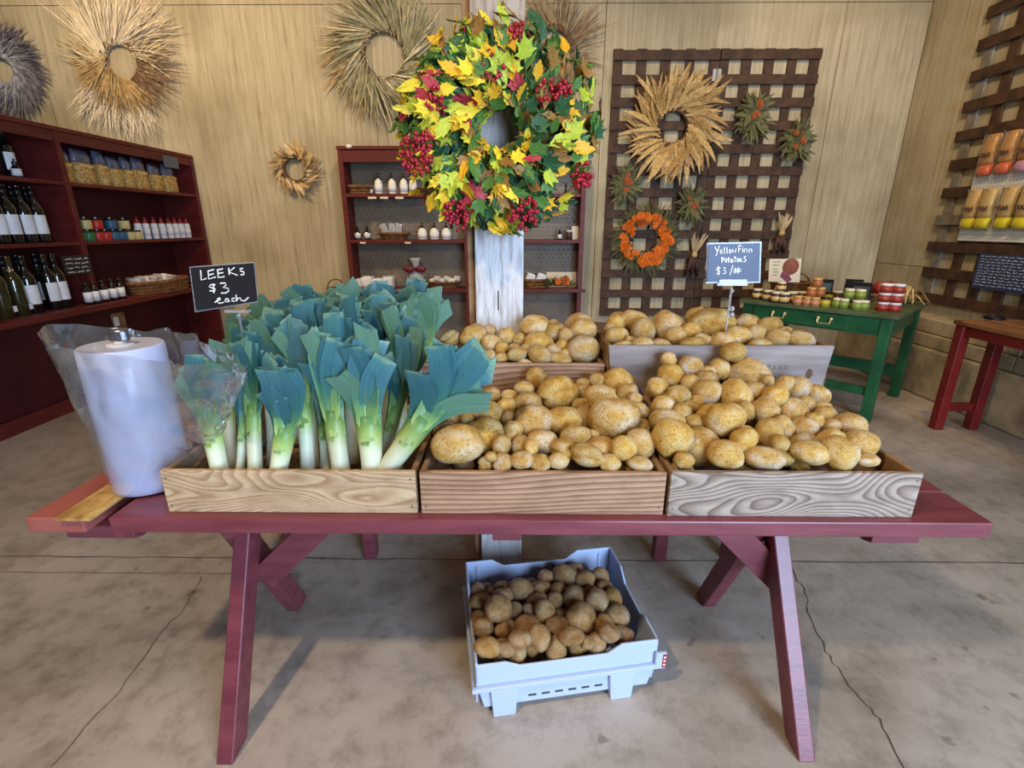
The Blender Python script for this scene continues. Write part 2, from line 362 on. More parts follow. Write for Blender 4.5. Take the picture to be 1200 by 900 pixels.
def film_mat():
    m,nt,b=newmat('clear_plastic_film'); L=nt.links.new
    out=nt.nodes['Material Output']; nt.nodes.remove(b)
    tr=N(nt,'ShaderNodeBsdfTransparent'); tr.inputs[0].default_value=(.93,.95,.97,1)
    gl=N(nt,'ShaderNodeBsdfGlossy'); gl.inputs['Roughness'].default_value=.07; gl.inputs[0].default_value=(1,1,1,1)
    df=N(nt,'ShaderNodeBsdfDiffuse'); df.inputs[0].default_value=(.8,.84,.9,1)
    lw=N(nt,'ShaderNodeLayerWeight'); lw.inputs['Blend'].default_value=.28
    mr=N(nt,'ShaderNodeMapRange'); mr.inputs['To Min'].default_value=.11; mr.inputs['To Max'].default_value=.85; L(lw.outputs['Facing'],mr.inputs[0])
    tc=N(nt,'ShaderNodeTexCoord'); n=N(nt,'ShaderNodeTexNoise'); n.inputs['Scale'].default_value=7; n.inputs['Detail'].default_value=1.5; n.noise_type='RIDGED_MULTIFRACTAL'; L(tc.outputs['Object'],n.inputs['Vector'])
    bp=N(nt,'ShaderNodeBump'); bp.inputs['Strength'].default_value=.35; bp.inputs['Distance'].default_value=.03; L(n.outputs['Fac'],bp.inputs['Height'])
    L(bp.outputs[0],gl.inputs['Normal']); L(bp.outputs[0],lw.inputs['Normal'])
    m1=N(nt,'ShaderNodeMixShader'); m1.inputs[0].default_value=.07; L(tr.outputs[0],m1.inputs[1]); L(df.outputs[0],m1.inputs[2])
    m2=N(nt,'ShaderNodeMixShader'); L(mr.outputs[0],m2.inputs[0]); L(m1.outputs[0],m2.inputs[1]); L(gl.outputs[0],m2.inputs[2]); L(m2.outputs[0],out.inputs[0])
    return m
M['film']=film_mat()
M['metal']=plain('grey_metal',srgb(120,122,128),.35,.8)
M['chalk']=plain('black_chalk_card',srgb(38,36,40),.35,spec=.6)
M['chalkblue']=plain('slate_blue_card',srgb(44,54,84),.4,spec=.5)
M['clear']=plain('clear_acrylic',srgb(220,225,230),.15,trans=.7)
M['frost']=plain('clear_cello',srgb(206,208,214),.25,trans=.45,coat=.4)
M['bottle']=plain('dark_wine_glass',srgb(14,15,14),.08,spec=.7,coat=.5)
M['bottle2']=plain('olive_oil_glass',srgb(42,40,16),.1,spec=.7,coat=.5)
M['capsule']=plain('black_capsule',srgb(18,16,18),.3)
M['label']=mottled('white_label',srgb(214,214,220),srgb(232,232,234),12,.6,0)
M['pump']=plain('cream_bottle',srgb(236,230,214),.35)
M['black']=plain('black_plastic',srgb(20,18,18),.4)
M['pasta']=mottled('dried_pasta',srgb(150,108,46),srgb(214,176,102),60,.6,.4,detail=3)
M['bluefilm']=plain('bluish_cello',srgb(120,126,152),.2,trans=.55,coat=.5)
for nm,c in dict(tin_green=(40,104,62),tin_red=(176,40,30),tin_blue=(44,88,118),tin_cream=(196,176,120),bot_white=(222,222,226),cap_red=(140,22,30)).items(): M[nm]=plain(nm,srgb(*c),.4)
M['bow_red']=plain('dark_red_ribbon',srgb(104,28,42),.5)
M['wicker']=mottled('brown_wicker',srgb(82,52,28),srgb(142,98,56),40,.7,.5)
M['cloth']=mottled('crumpled_wrap',srgb(196,188,182),srgb(228,222,214),14,.5,.5)
M['wirebg']=mottled('grey_back_board',srgb(112,102,92),srgb(134,122,110),5,.85,.1)
M['wire']=plain('galvanised_wire',srgb(150,146,136),.45,.6)
for nm,c in dict(leaf_yellow=((222,184,28),(240,214,70)),leaf_lime=((150,168,38),(202,206,70)),leaf_green=((50,92,36),(96,132,52)),leaf_dark=((28,66,40),(52,94,54)),leaf_gold=((206,146,22),(232,182,46)),leaf_red=((150,34,46),(182,62,70)),leaf_brown=((122,84,36),(164,122,60))).items():
    M[nm]=mottled(nm,srgb(*c[0]),srgb(*c[1]),18,.5,.1,detail=3)
M['berry']=plain('red_berry',srgb(158,26,44),.22,coat=.4)
M['twig']=plain('brown_twig',srgb(88,62,40),.8)
for nm,c in dict(husk=((166,130,74),(206,172,114)),husk2=((136,102,54),(184,146,88)),straw=((190,168,126),(224,206,168)),straw_grey=((136,128,100),(174,164,130)),straw_green=((112,108,72),(152,144,100)),gold_grass=((156,124,78),(194,160,108)),cream_grass=((206,186,152),(232,216,190)),grey_grass=((128,124,128),(176,174,178)),dusk_grass=((92,84,92),(124,114,118)),brown_grass=((112,84,58),(148,116,82)),orange_flower=((206,88,14),(238,132,30)),rust=((150,66,26),(190,98,44)),dry_green=((66,66,36),(104,100,56)),corn_dark=((48,30,26),(86,52,36))).items():
    M[nm]=mottled(nm,srgb(*c[0]),srgb(*c[1]),20,.65,0,detail=2)
M['glassjar']=plain('jam_jar_dark',srgb(70,52,40),.15,coat=.4)
for nm,c in dict(jam_orange=(160,92,46),jam_peach=(186,124,84),jam_yellow=(180,164,52),jam_lime=(126,142,58),jam_red=(150,52,40),lid_cream=(232,216,182),lid_gold=(206,160,92),lid_white=(230,224,216),card_tan=(214,176,110),bookblack=(26,28,32),bookgrey=(84,94,104)).items(): M[nm]=plain(nm,srgb(*c),.35)
M['card']=plain('cream_poster_card',srgb(226,208,180),.6)
M['beet']=mottled('beet_print',srgb(120,62,44),srgb(150,86,62),20,.6,0)
M['beet2']=plain('purple_print',srgb(128,62,86),.6)
M['ink']=plain('grey_ink',srgb(120,108,96),.7)
M['peg']=plain('white_pegboard',srgb(206,202,190),.6)
for nm,c in dict(pk_tan=(176,126,74),pk_brown=(164,108,56),pk_orange=(196,96,62),pk_yellow=(204,184,34),pk_pink=(186,130,150),pk_pale=(192,158,100)).items(): M[nm]=plain(nm,srgb(*c),.3,coat=.4)
M['ceil']=mottled('roof_boards',srgb(120,100,76),srgb(150,128,98),4,.85,.1)
M['lampbody']=plain('black_lamp_housing',srgb(24,22,22),.5)
m,nt,b=newmat('lamp_glow'); b.inputs['Emission Color'].default_value=(1,.8,.5,1); b.inputs['Emission Strength'].default_value=8; M['glow']=m

# ------------------------------------------------------------------ structure
T=0.74; BW=5.34; XR=3.77; XFOOT=3.52; XL=-6.2; YF=-2.6; ZC=4.1
fl=struct(MB().box((XL,YF-.1,-.12),(XR+.1,BW+.1,0)).build('floor',M['floor']))
def floor_line(pts, wdt, name):
    mb=MB(); q=[Vector((p.x,p.y,.0009)) for p in pts]
    for i,p in enumerate(q):
        d=(q[min(i+1,len(q)-1)]-q[max(i-1,0)]).normalized(); sd=Vector((-d.y,d.x,0)); ww=wdt*(.6+.6*rng.random())
        mb.add([p-sd*ww/2,p+sd*ww/2],[]); 
        if i: k=2*i; mb.f.append((k-2,k-1,k+1,k))
    # closed with a shallow bottom so that it is a groove fill, not a loose card
    mb.build(name,M['crack'],fl)
def jitter(px, n=6, a=1.5):
    out=[]
    for (x0,y0),(x1,y1) in zip(px,px[1:]):
        for i in range(n): t=i/n; out.append(P(x0+(x1-x0)*t+rng.uniform(-a,a),y0+(y1-y0)*t+rng.uniform(-a,a),Z=0))
    out.append(P(*px[-1],Z=0)); return out
floor_line(jitter([(236,676),(222,705),(190,742),(140,808),(60,899)]),.0035,'crack')
floor_line(jitter([(926,664),(944,696),(948,722),(972,770),(1000,812),(1030,842),(1062,905)],6,2),.0045,'crack')
floor_line([Vector((x,1.848+rng.uniform(-.004,.004),0)) for x in np.linspace(-3.4,3.5,60)],.006,'joint')
floor_line([Vector((x,1.742+rng.uniform(-.002,.002),0)) for x in np.linspace(-3.4,-.93,24)],.003,'joint')
def panels(name, make, parent_box, seams, zs):
    o=struct(MB().box(*parent_box).build(name,M['ply']))
    for a,b_ in zip(seams,seams[1:]):
        for z0,z1 in zip(zs,zs[1:]):
            make(a+.0025,b_-.0025,z0+.0025,z1-.0025).build('panel',M['ply'],o,bev=.002)
    return o
panels('wall_back',lambda a,b_,c,d:MB().box((a,BW,c),(b_,BW+.03,d)),((XL,BW+.03,0),(XR+.15,BW+.15,ZC)),[XL,-4.8,-3.57,-1.38,.81,3.0,XR],[0,3.36,ZC])
panels('wall_right',lambda a,b_,c,d:MB().box((XR,a,c),(XR+.03,b_,d)),((XR+.03,YF,0),(XR+.15,BW+.03,ZC)),[YF,-.2,2.2,4.05,BW],[.62,1.06,3.6,ZC])
ft=struct(MB().box((XFOOT,YF,0),(XR,BW,.42)).build('wall_right_footing',M['conc'],bev=.02))
for i,(z0,z1,dx) in enumerate(((.425,.535,.012),(.54,.66,.035))):
    for a,b_ in ((YF,1.0),(1.005,3.4),(3.405,BW)):
        MB().box((XFOOT+dx+rng.uniform(0,.01),a,z0),(XR,b_,z1)).build('board',M['conc'],ft,bev=.008)
struct(MB().box((XL-.1,YF,0),(XL,BW,ZC)).build('wall_left',M['ply']))
wf=struct(MB().box((XL,YF-.1,0),(1.0,YF,ZC)).box((3.4,YF-.1,0),(XR,YF,ZC)).box((1.0,YF-.1,2.9),(3.4,YF,ZC)).build('wall_front',M['ply']))
struct(MB().box((XL-.1,YF-.1,ZC),(XR+.1,BW+.1,ZC+.1)).build('ceiling',M['ceil']))

def lamp(i, loc, tgt, watt, cone):
    loc=Vector(loc); d=(Vector(tgt)-loc).normalized(); q=d.to_track_quat('-Z','Y')
    o=thing('ceiling_spotlight','black spotlight hanging from the roof boards, aimed %s'%['at the leek crates','at the potato crates','at the wreath above the wine shelf','at the middle wall shelf','at the dark lattice','at the pegboard of packets'][i],'lamp',(loc.x,loc.y,loc.z))
    mb=MB().lathe([(.03,.16),(.06,.15),(.065,.02),(.08,0),(.07,.0),(.055,.02)],16); mb.xf(Matrix.Translation(loc)@q.to_matrix().to_4x4()); mb.build('housing',M['lampbody'],o,smooth=True)
    MB().tube([loc-d*.12,(loc.x,loc.y,ZC)],.01,6).build('rod',M['lampbody'],o)
    MB().lathe([(.055,.012),(.055,.016)],16).xf(Matrix.Translation(loc)@q.to_matrix().to_4x4()).build('bulb',M['glow'],o)
    l=D.lights.new('spotlight_beam','SPOT'); l.energy=watt*2.2; l.color=LAMP_COL; l.spot_size=rad(cone); l.spot_blend=.7; l.shadow_soft_size=.09
    lo=D.objects.new('spotlight_beam',l); COL.objects.link(lo); lo.parent=o; lo.location=d*.02; lo.rotation_euler=q.to_euler()
for i,a in enumerate(LAMPS): lamp(i,*a)
#@@PART2
# ------------------------------------------------------------------ post
PY=1.80
pa=P(558,380,Y=PY); pb=P(613,380,Y=PY)
post=thing('wooden_post','whitewashed square timber post behind the potato crates carrying the leaf wreath','post',((pa.x+pb.x)/2,PY+.1,0))
pw=pb.x-pa.x
MB().box((pa.x,PY,0),(pb.x,PY+.19,ZC)).build('timber',M['white_post'],post,bev=.006)
MB().box((pa.x-.028,PY+.03,0),(pa.x-.002,PY+.17,ZC)).build('side_batten',M['crate_in'],post,bev=.003)
q=P(584,352,Y=PY); MB().box((q.x-.002,PY-.0012,q.z-.035),(q.x+.002,PY+.0,q.z+.035)).build('split',M['dark'],post)

# ------------------------------------------------------------------ front table
TL=P(28,607,Z=T); TR=P(1154,606,Z=T); Y0=TL.y; Y1=1.77
xm=P(130,604,Z=T).x
tb=thing('trestle_table','long red painted trestle table with crossed legs holding the crates','table',((TL.x+TR.x)/2,1.4,0))
ys=np.linspace(Y0,Y1,6)
for i in range(5):
    MB().box((xm,ys[i]+.002,T-.042),(TR.x+(.0,.004,-.003,.002,0)[i],ys[i+1]-.002,T)).build('plank',M['red'],tb,bev=.004)
MB().box((TL.x,Y0,T-.042),(P(94,610,Z=T).x-.005,Y0+.42,T)).build('end_plank',M['redstub'],tb,bev=.004)
MB().box((TL.x,Y0+.43,T-.042),(P(94,610,Z=T).x-.005,Y1,T)).build('end_plank',M['redstub'],tb,bev=.004)
o=MB().box((P(52,618,Z=T).x,Y0-.012,T),(P(95,618,Z=T).x,Y0+.62,T+.007)).build('chipboard_strip',M['osb'],tb); o['label']='bare chipboard strip laid across the table end'
for px in ((97,158),(577,611),(1022,1078)):
    a=P(px[0],632,Y=Y0+.03).x; b_=P(px[1],632,Y=Y0+.03).x
    if px[0]==97: a=TL.x+.06
    MB().prism([(Y0+.03,T-.078),(Y0+.06,T-.09),(Y1-.04,T-.09),(Y1-.03,T-.043),(Y0+.03,T-.043)],'x',a,b_).build('cleat',M['red'],tb,bev=.003)
def xleg(fpx,rpx,dx):
    f=P(*fpx,Z=0); r=P(*rpx,Z=0); zt=T-.045
    for (a,b_,xx) in (((f.x,f.y+.03,-.03),(f.x-.02,f.y+.40,zt+.02),0),((f.x+dx,r.y+.0,-.03),(f.x+dx,r.y-.36,zt+.02),0)):
        mb=MB().beam(a,b_,.047,.088,(1,0,0))
        # cut flat at the floor and at the table top
        mb.v=[(v[0],v[1],min(max(v[2],0.0),zt)) for v in mb.v]
        mb.build('leg',M['red'],tb,bev=.004)
    MB().box((f.x-abs(dx),Y0+.12,zt-.05),(f.x+abs(dx),Y0+.50,zt)).build('leg_rail',M['red'],tb,bev=.003)
xleg((265,893),(345,708),-.056); xleg((944,890),(842,703),-.056)
MB().beam((-.80,1.30,.36),(-.46,1.31,T-.05),.05,.085,(0,1,0)).build('brace',M['red'],tb,bev=.003)
MB().beam((.83,1.30,.36),(.50,1.31,T-.05),.05,.085,(0,1,0)).build('brace',M['red'],tb,bev=.003)

# risers behind, carrying the back crates
for nm,x0,x1,lx in (('left',-1.04,-.20,(-.655,-1.0)),('right',.09,.985,(.64,.95))):
    ro=thing('display_riser','low dark red riser bench under the back %s'%('leek crate' if nm=='left' else 'crate of big potatoes'),'riser',((x0+x1)/2,1.7,0))
    MB().box((x0,1.51,.86),(x1,1.93,.885)).build('top_board',M['red'],ro,bev=.003)
    for x in lx: MB().box((x-.027,1.845,0),(x+.027,1.90,.86)).build('leg',M['red'],ro,bev=.003)
    for x in (x0+.05,x1-.05): MB().box((x-.02,1.53,T),(x+.02,1.58,.86)).build('block',M['red'],ro)

# ------------------------------------------------------------------ wooden crates
def crate(x0,x1,y0,y1,z0,z1,mat,label,inner='crate_in',th=.014,taper=0,ramp_h=None):
    o=thing('wooden_crate',label,'crate',((x0+x1)/2,(y0+y1)/2,z0),'wooden crates on the red table')
    MB().prism([(x0+taper,z0),(x1-taper,z0),(x1,z1),(x0,z1)],'y',y0,y0+th).build('front_board',M[mat],o,bev=.0025)
    MB().box((x0,y1-th,z0),(x1,y1,z1)).build('back_board',M[mat],o,bev=.0025)
    for a,b_ in ((x0,x0+th),(x1-th,x1)):
        MB().box((a,y0+th,z0+.002),(b_,y1-th,z1-.003)).build('side_board',M[inner],o,bev=.0025)
    MB().box((x0+th,y0+th,z0+.004),(x1-th,y1-th,z0+.014)).build('bottom_board',M[inner],o)
    for xx in (x0+.012,x1-.012):
        for zz in (z0+.02,z1-.02):
            MB().tube([(xx,y0-.0012,zz),(xx,y0+.002,zz)],.0022,6).build('nail',M['metal'],o)
    if ramp_h:
        za,zb=ramp_h
        MB().prism([(y0+th+.004,z0+.016),(y1-th-.004,z0+.016),(y1-th-.004,zb),(y0+th+.004,za)],'x',x0+th+.002,x1-th-.002).build('false_bottom',M['crate_in'],o)
    return o
FY0,FY1=1.06,1.495
cx=lambda x:P(x,555,Y=FY0).x
CRX={'leek':(cx(187),cx(486)),'mid':(cx(491),cx(782)),'right':(cx(786),cx(1081))}
crate(*CRX['leek'],FY0,FY1,T,.855,'crate_tan','pale plywood crate holding the front row of leeks')
crate(*CRX['mid'],FY0,FY1,T,.855,'crate_brown','brown grained wooden crate of potatoes between the leek crate and the greyed crate',ramp_h=(.775,.87))
crate(*CRX['right'],FY0-.005,FY1,T,.86,'crate_grey','greyed wavy grained crate of potatoes at the end of the table',ramp_h=(.775,.91))
RY=1.515
rm=(P(530,425,Y=RY).x-.12,P(709,425,Y=RY).x)
crate(rm[0],rm[1],RY,1.785,.887,1.002,'crate_brown','small brown crate of potatoes on the riser in front of the white post',ramp_h=(.94,.98))
rr=(P(713,406,Y=RY).x,P(979,404,Y=RY).x)
bigc=crate(rr[0],rr[1],RY,1.915,.887,1.062,'crate_flat','tall silvery crate with faint stencil under the potato price sign',taper=.02,ramp_h=(.97,1.02))
crate(-1.0,rm[0]-.01,RY,1.90,.887,1.0,'crate_brown','brown crate holding the back rows of leeks on the riser')

def strokes(lists, org, sc, Y, wid, parent, mat, name='lettering', yoff=-.0015, lift=.001):
    mb=MB()
    for st in lists:
        pts=[P(org[0]+x/sc,org[1]+y/sc,Y=Y+yoff) for x,y in st]
        mb.tube(pts,wid/2,5)
    mb.v=[(v[0],Y+yoff+(v[1]-(Y+yoff))*.25,v[2]) for v in mb.v]
    return mb.build(name,mat,parent)
strokes([[(365,255),(382,280)],[(402,252),(372,305)],[(425,302),(445,262),(460,300)],[(430,288),(458,286)],[(490,300),(495,262),(520,262),(518,280),(498,282),(525,300)],[(550,298),(556,258),(590,268),(588,290),(550,298)]],(860,400),9.23,RY,.004,bigc,M['ink'],'stencil')
q=P(948,438,Y=RY); MB().lathe([(.011,0),(.011,.0015)],12,sx=1,sy=1.5).xf(Matrix.Translation((q.x,RY+.0008,q.z))@Matrix.Rotation(PI/2,4,'X')).build('knot',M['twig'],bigc)

# ------------------------------------------------------------------ potatoes
PM=[]
def potato_mesh(i):
    bm=bmesh.new(); bmesh.ops.create_icosphere(bm,subdivisions=3,radius=1)
    sd=Vector((i*7.3,i*3.1,i*5.7))
    for v in bm.verts:
        n=mnoise.noise(v.co*.9+sd)*.17+mnoise.noise(v.co*2.1+sd)*.07
        if i%5==3: n-= .34*math.exp(-((v.co.z*.9-v.co.x*.35-.1)/.13)**2)*max(0,.4-v.co.y)      # a crease
        if i%5==4: n+= .16*max(0,v.co.x)**2-.10*math.exp(-((v.co.x-.1)/.3)**2)               # a knobbly, waisted one
        v.co*=1+n
    me=D.meshes.new('potato'); bm.to_mesh(me); bm.free(); me.polygons.foreach_set('use_smooth',[True]*len(me.polygons)); return me
for i in range(10):
    for mt in ('potato','potato2'):
        me=potato_mesh(i); me.materials.append(M[mt]); PM.append(me)
RIGHT=CR@Vector((1,0,0)); UP=CR@Vector((0,1,0)); BACK=CR@Vector((0,0,-1))
def heap(groups, plane, box, support, label, group, fill=0, mat=0, fr=(.024,.034), iters=40, lower=.05, frame=None):
    """groups: (org, scale, [(cx,cy,rx,ry[,rot])]); plane: ((y,z),(y,z)) of potato centres; support: z under (x,y)"""
    (ya,za),(yb,zb)=plane; sl=(zb-za)/(yb-ya)
    pos=[];ra=[];rot=[];pin=[];labs=[]
    for gr in groups:
        org,sc,lst=gr[:3]; (ya,za),(yb,zb)=gr[3] if len(gr)>3 else plane; sl=(zb-za)/(yb-ya)
        for it in lst:
            x=org[0]+it[0]/sc; y=org[1]+it[1]/sc
            d=CR@Vector(((x-600)/F_PX,-(y-450)/F_PX,-1)); 
            s=(za-sl*ya-CAM_H)/(d.z-sl*d.y)   # z = za+sl*(y-ya)
            p=Vector((0,0,CAM_H))+d*s
            if not frame and p.y>box[3]-.01: s*=(box[3]-.02)/p.y; p=Vector((0,0,CAM_H))+d*s
            rx=it[2]/sc/F_PX*s*1.17; ry=it[3]/sc/F_PX*s*1.17; rx,ry=rx*.82+ry*.18,ry*.82+rx*.18
            pos.append(p); ra.append((rx,(rx+ry)/2*.95,ry)); rot.append(rad(-(it[4] if len(it)>4 else rng.uniform(-20,20)))); labs.append(it[5] if len(it)>5 else None); pin.append(.25)
    nv=len(pos); (ya,za),(yb,zb)=plane; sl=(zb-za)/(yb-ya)
    if frame: fc,fs_=np.array(frame[0][:2]),(math.cos(frame[1]),math.sin(frame[1]))
    for k in range(fill):
        r=rng.uniform(*fr); x=rng.uniform(box[0]+r,box[1]-r); y=rng.uniform(box[2]+r,box[3]-r)
        if frame: x,y=fc[0]+x*fs_[0]-y*fs_[1],fc[1]+x*fs_[1]+y*fs_[0]
        z=za+sl*(y-ya)-lower*rng.uniform(.6,1.5)
        pos.append(Vector((x,y,max(z,support(x,y)+r)))); ra.append((r*1.15,r,r*.9)); rot.append(rng.uniform(-1,1)); pin.append(1.0); labs.append(None)
    A=np.array([tuple(p) for p in pos]); R=np.array([sum(a)/3 for a in ra]); W=np.array(pin)
    vd=np.array([tuple((Vector(p)-Vector((0,0,CAM_H))).normalized()) for p in pos])
    for itn in range(iters):
        d=A[:,None]-A[None]; dist=np.linalg.norm(d,axis=2)+1e-9; mn=(R[:,None]+R[None])*.93
        ov=np.clip(mn-dist,0,None); np.fill_diagonal(ov,0)
        wt=W[:,None]/(W[:,None]+W[None])
        mv=(d/dist[...,None]*(ov*wt)[...,None]*.6).sum(1)
        # the visible ones slide mostly along the line of sight so that they keep their place
        al=(mv*vd).sum(1)[:,None]*vd; lat=mv-al
        k=np.where(np.arange(len(A))<nv,.35,1.0)[:,None]
        A=A+al+lat*k
        if frame:
            q=A[:,:2]-fc; A[:,0],A[:,1]=q[:,0]*fs_[0]+q[:,1]*fs_[1],-q[:,0]*fs_[1]+q[:,1]*fs_[0]
        A[:,0]=np.clip(A[:,0],box[0]+R*.8,box[1]-R*.8)
        A[:,1]=np.clip(A[:,1],box[2]+R*.8,box[3]-R*.85)
        if frame:
            qx,qy=A[:,0].copy(),A[:,1].copy(); A[:,0]=fc[0]+qx*fs_[0]-qy*fs_[1]; A[:,1]=fc[1]+qx*fs_[1]+qy*fs_[0]
        sup=np.array([support(a[0],a[1]) for a in A]); A[:,2]=np.maximum(A[:,2],sup+R*.85)
    for i,(a,r,th) in enumerate(zip(A,ra,rot)):
        me=PM[2*rng.randrange(10)+mat]
        o=D.objects.new('potato',me); COL.objects.link(o)
        rm3=Matrix((RIGHT,BACK,UP)).transposed()@Matrix.Rotation(th,3,'Y')
        if labs[i] and 'creas' in labs[i]: o.data=PM[2*3+mat]
        o.matrix_world=Matrix.Translation(a)@rm3.to_4x4()@Matrix.Rotation(0 if labs[i] else rng.choice((0,PI)),4,'Z')@Matrix.Diagonal((r[0],r[1],r[2],1))
        if labs[i]: tag(o,labs[i],'potato',group)
        else: tag(o,label,'potato',group)
A_=((500,420),6.43,[(265,755,190,112,8,"long oval potato lying against the front board of the brown crate near the leeks"),(420,605,160,140,0,"large round yellow potato resting behind the long oval one in the brown crate"),(180,590,98,92),(245,425,100,75),(290,445,45,60),(460,430,130,85,-15),(595,365,65,55),(415,325,60,45),(485,285,60,60),(625,290,55,48),(735,235,75,52,-10),(765,340,95,75),(830,155,70,75),(815,490,135,115,-15,"pale greyish oval potato in the middle of the brown front crate"),(905,650,105,82,-15),(710,655,75,90),(640,565,65,70),(640,460,50,60),(590,660,50,85),(590,800,70,70),(690,810,75,62),(835,810,80,70),(795,700,45,60),(465,830,55,60),(490,780,40,35)])
B_=((640,420),6.43,[(95,265,140,112,10,"deeply creased potato at the back of the brown front crate"),(115,475,110,100),(275,200,50,42),(300,260,65,60),(435,305,115,90,-10),(435,170,52,52),(620,195,118,105),(680,270,65,80),(510,480,170,130,8,"biggest potato of the brown front crate, pale with a dimple"),(300,450,68,75),(270,370,60,60),(235,600,110,75),(185,715,105,75),(390,700,112,95),(570,720,88,82),(680,660,105,100),(305,810,120,75),(95,825,75,55),(525,825,78,62),(700,825,88,55),(600,340,60,60),(750,310,45,45),(790,385,105,55),(745,510,65,80),(875,605,125,125),(925,470,110,75),(365,590,40,40)])
C_=((760,400),5.625,[(130,120,48,45),(288,168,73,65),(145,225,75,65),(68,308,65,58),(282,285,55,55),(390,255,60,60),(390,195,40,35),(465,180,50,70),(575,110,75,55),(640,195,120,105,5,"biggest potato of the greyed crate, leaning on the silvery crate behind"),(745,250,35,40),(705,335,65,50),(190,365,72,72),(95,420,70,55),(395,340,85,70),(555,365,82,105,15),(340,420,42,45),(235,470,60,48),(285,430,50,30),(415,490,90,70),(500,545,110,95),(310,540,70,40),(355,680,140,110,-15,"large pointed oval potato above the front board of the greyed crate"),(240,800,60,48),(560,770,110,75),(610,670,85,62,30),(665,620,50,80),(645,465,45,75),(755,450,75,85),(755,615,80,90),(865,600,65,90),(780,770,115,65),(880,700,50,50),(840,380,75,60)])
D_=((880,400),5.625,[(310,310,90,60),(265,455,95,98),(370,430,50,65),(155,385,65,55),(500,490,60,55),(430,530,50,55),(360,590,80,65),(630,555,90,75,-10),(500,650,100,60,20),(230,720,70,65),(350,690,90,70),(400,770,115,60),(590,735,108,95),(725,670,95,78),(755,780,65,35),(510,550,45,45),(440,435,60,32)])
E_=((510,360),6.0,[(105,215,70,40),(300,200,85,70),(355,185,45,50),(395,255,60,60),(500,205,55,60),(590,225,40,40),(720,140,95,75),(830,125,35,30),(870,180,60,70),(1025,125,90,75),(1055,165,85,65),(940,190,45,50),(1055,295,105,85),(730,255,100,60),(845,310,50,45),(735,345,85,50),(585,350,65,40),(555,295,45,35),(625,305,45,40),(465,355,45,35),(355,350,60,40),(890,365,70,35),(930,270,40,50),(480,290,45,40),(920,325,35,30)])
F_=((700,355),4.615,[(115,110,45,40),(110,180,50,45),(190,105,65,50),(245,150,55,65),(60,140,30,30),(380,125,75,75),(430,180,50,45),(500,155,50,45),(610,110,110,75,5,"biggest potato of the silvery crate, beside the price sign stand"),(545,75,55,45),(515,220,60,30),(655,210,65,45),(580,205,45,35),(750,185,65,55),(815,110,60,45),(850,170,50,50),(930,135,55,55),(980,195,60,45),(1010,160,35,30),(1095,205,65,45),(245,230,60,30),(350,230,55,25),(135,235,50,20),(880,230,60,25),(175,205,25,25)])
G_=((540,660),5.714,[(90,190,42,52),(195,235,40,42),(105,280,68,48),(100,365,60,55),(120,445,65,55),(130,550,60,68),(230,365,72,82),(285,260,60,75),(400,200,80,60),(290,180,60,40),(375,320,48,52),(335,410,45,55),(440,425,85,80,0,"brightest yellow round potato in the blue plastic crate"),(505,260,75,45),(550,190,65,55),(550,345,60,70),(640,190,55,50),(625,275,52,62),(690,100,80,60),(600,110,50,50),(745,235,68,75),(830,125,60,60),(910,105,55,60),(910,265,68,70),(870,205,55,45),(1000,230,55,58),(1045,350,70,70),(650,450,80,82),(805,405,90,98,10,"largest smooth pale potato in the blue plastic crate"),(940,420,55,68),(530,475,50,55),(680,360,55,45),(290,475,45,40),(295,555,50,50),(240,600,40,40),(380,580,60,70),(530,590,62,75),(465,565,40,60),(645,605,60,70),(770,530,65,55),(780,620,85,50),(905,540,60,60),(1030,475,75,55),(1020,550,70,45),(440,655,80,45),(295,650,60,40),(160,670,80,60),(455,320,40,40),(915,360,40,30),(870,590,40,40),(960,170,50,45)])
lin=lambda y,y0,z0,y1,z1: z0+(z1-z0)*min(1,max(0,(y-y0)/(y1-y0)))
mx=CRX['mid']; rx_=CRX['right']
# potatoes that straddle the rims are clipped back inside by the boxes
spl=[t for t in B_[2] if t[0]<860]; over=[t for t in B_[2] if t[0]>=860]
heap([A_,(B_[0],B_[1],spl)],((1.12,.878),(1.47,.965)),(mx[0]+.018,mx[1]-.004,FY0+.016,FY1+.01),lambda x,y:lin(y,1.07,.775,1.49,.87),'yellow potato heaped in the brown front crate beside the leeks','potatoes in the brown front crate',fill=14)
heap([C_,D_+(((1.12,.882),(1.47,.95)),),(B_[0],B_[1],over)],((1.12,.885),(1.47,1.0)),(rx_[0]-.02,rx_[1]-.018,FY0+.016,FY1+.01),lambda x,y:lin(y,1.07,.775,1.49,.91),'yellow potato heaped in the greyed crate at the table end','potatoes in the greyed crate',fill=18)
heap([E_],((1.56,1.005),(1.75,1.085)),(rm[0]+.02,rm[1]-.018,RY+.016,1.80),lambda x,y:lin(y,1.53,.94,1.77,.98),'yellow potato in the small crate in front of the white post','potatoes in the small post crate',fill=16)
heap([F_],((1.56,1.055),(1.82,1.108)),(rr[0]+.018,rr[1]-.02,RY+.016,1.895),lambda x,y:lin(y,1.53,.97,1.9,1.02),'large yellow potato in the tall silvery crate under the price sign','potatoes in the silvery crate',fill=16)

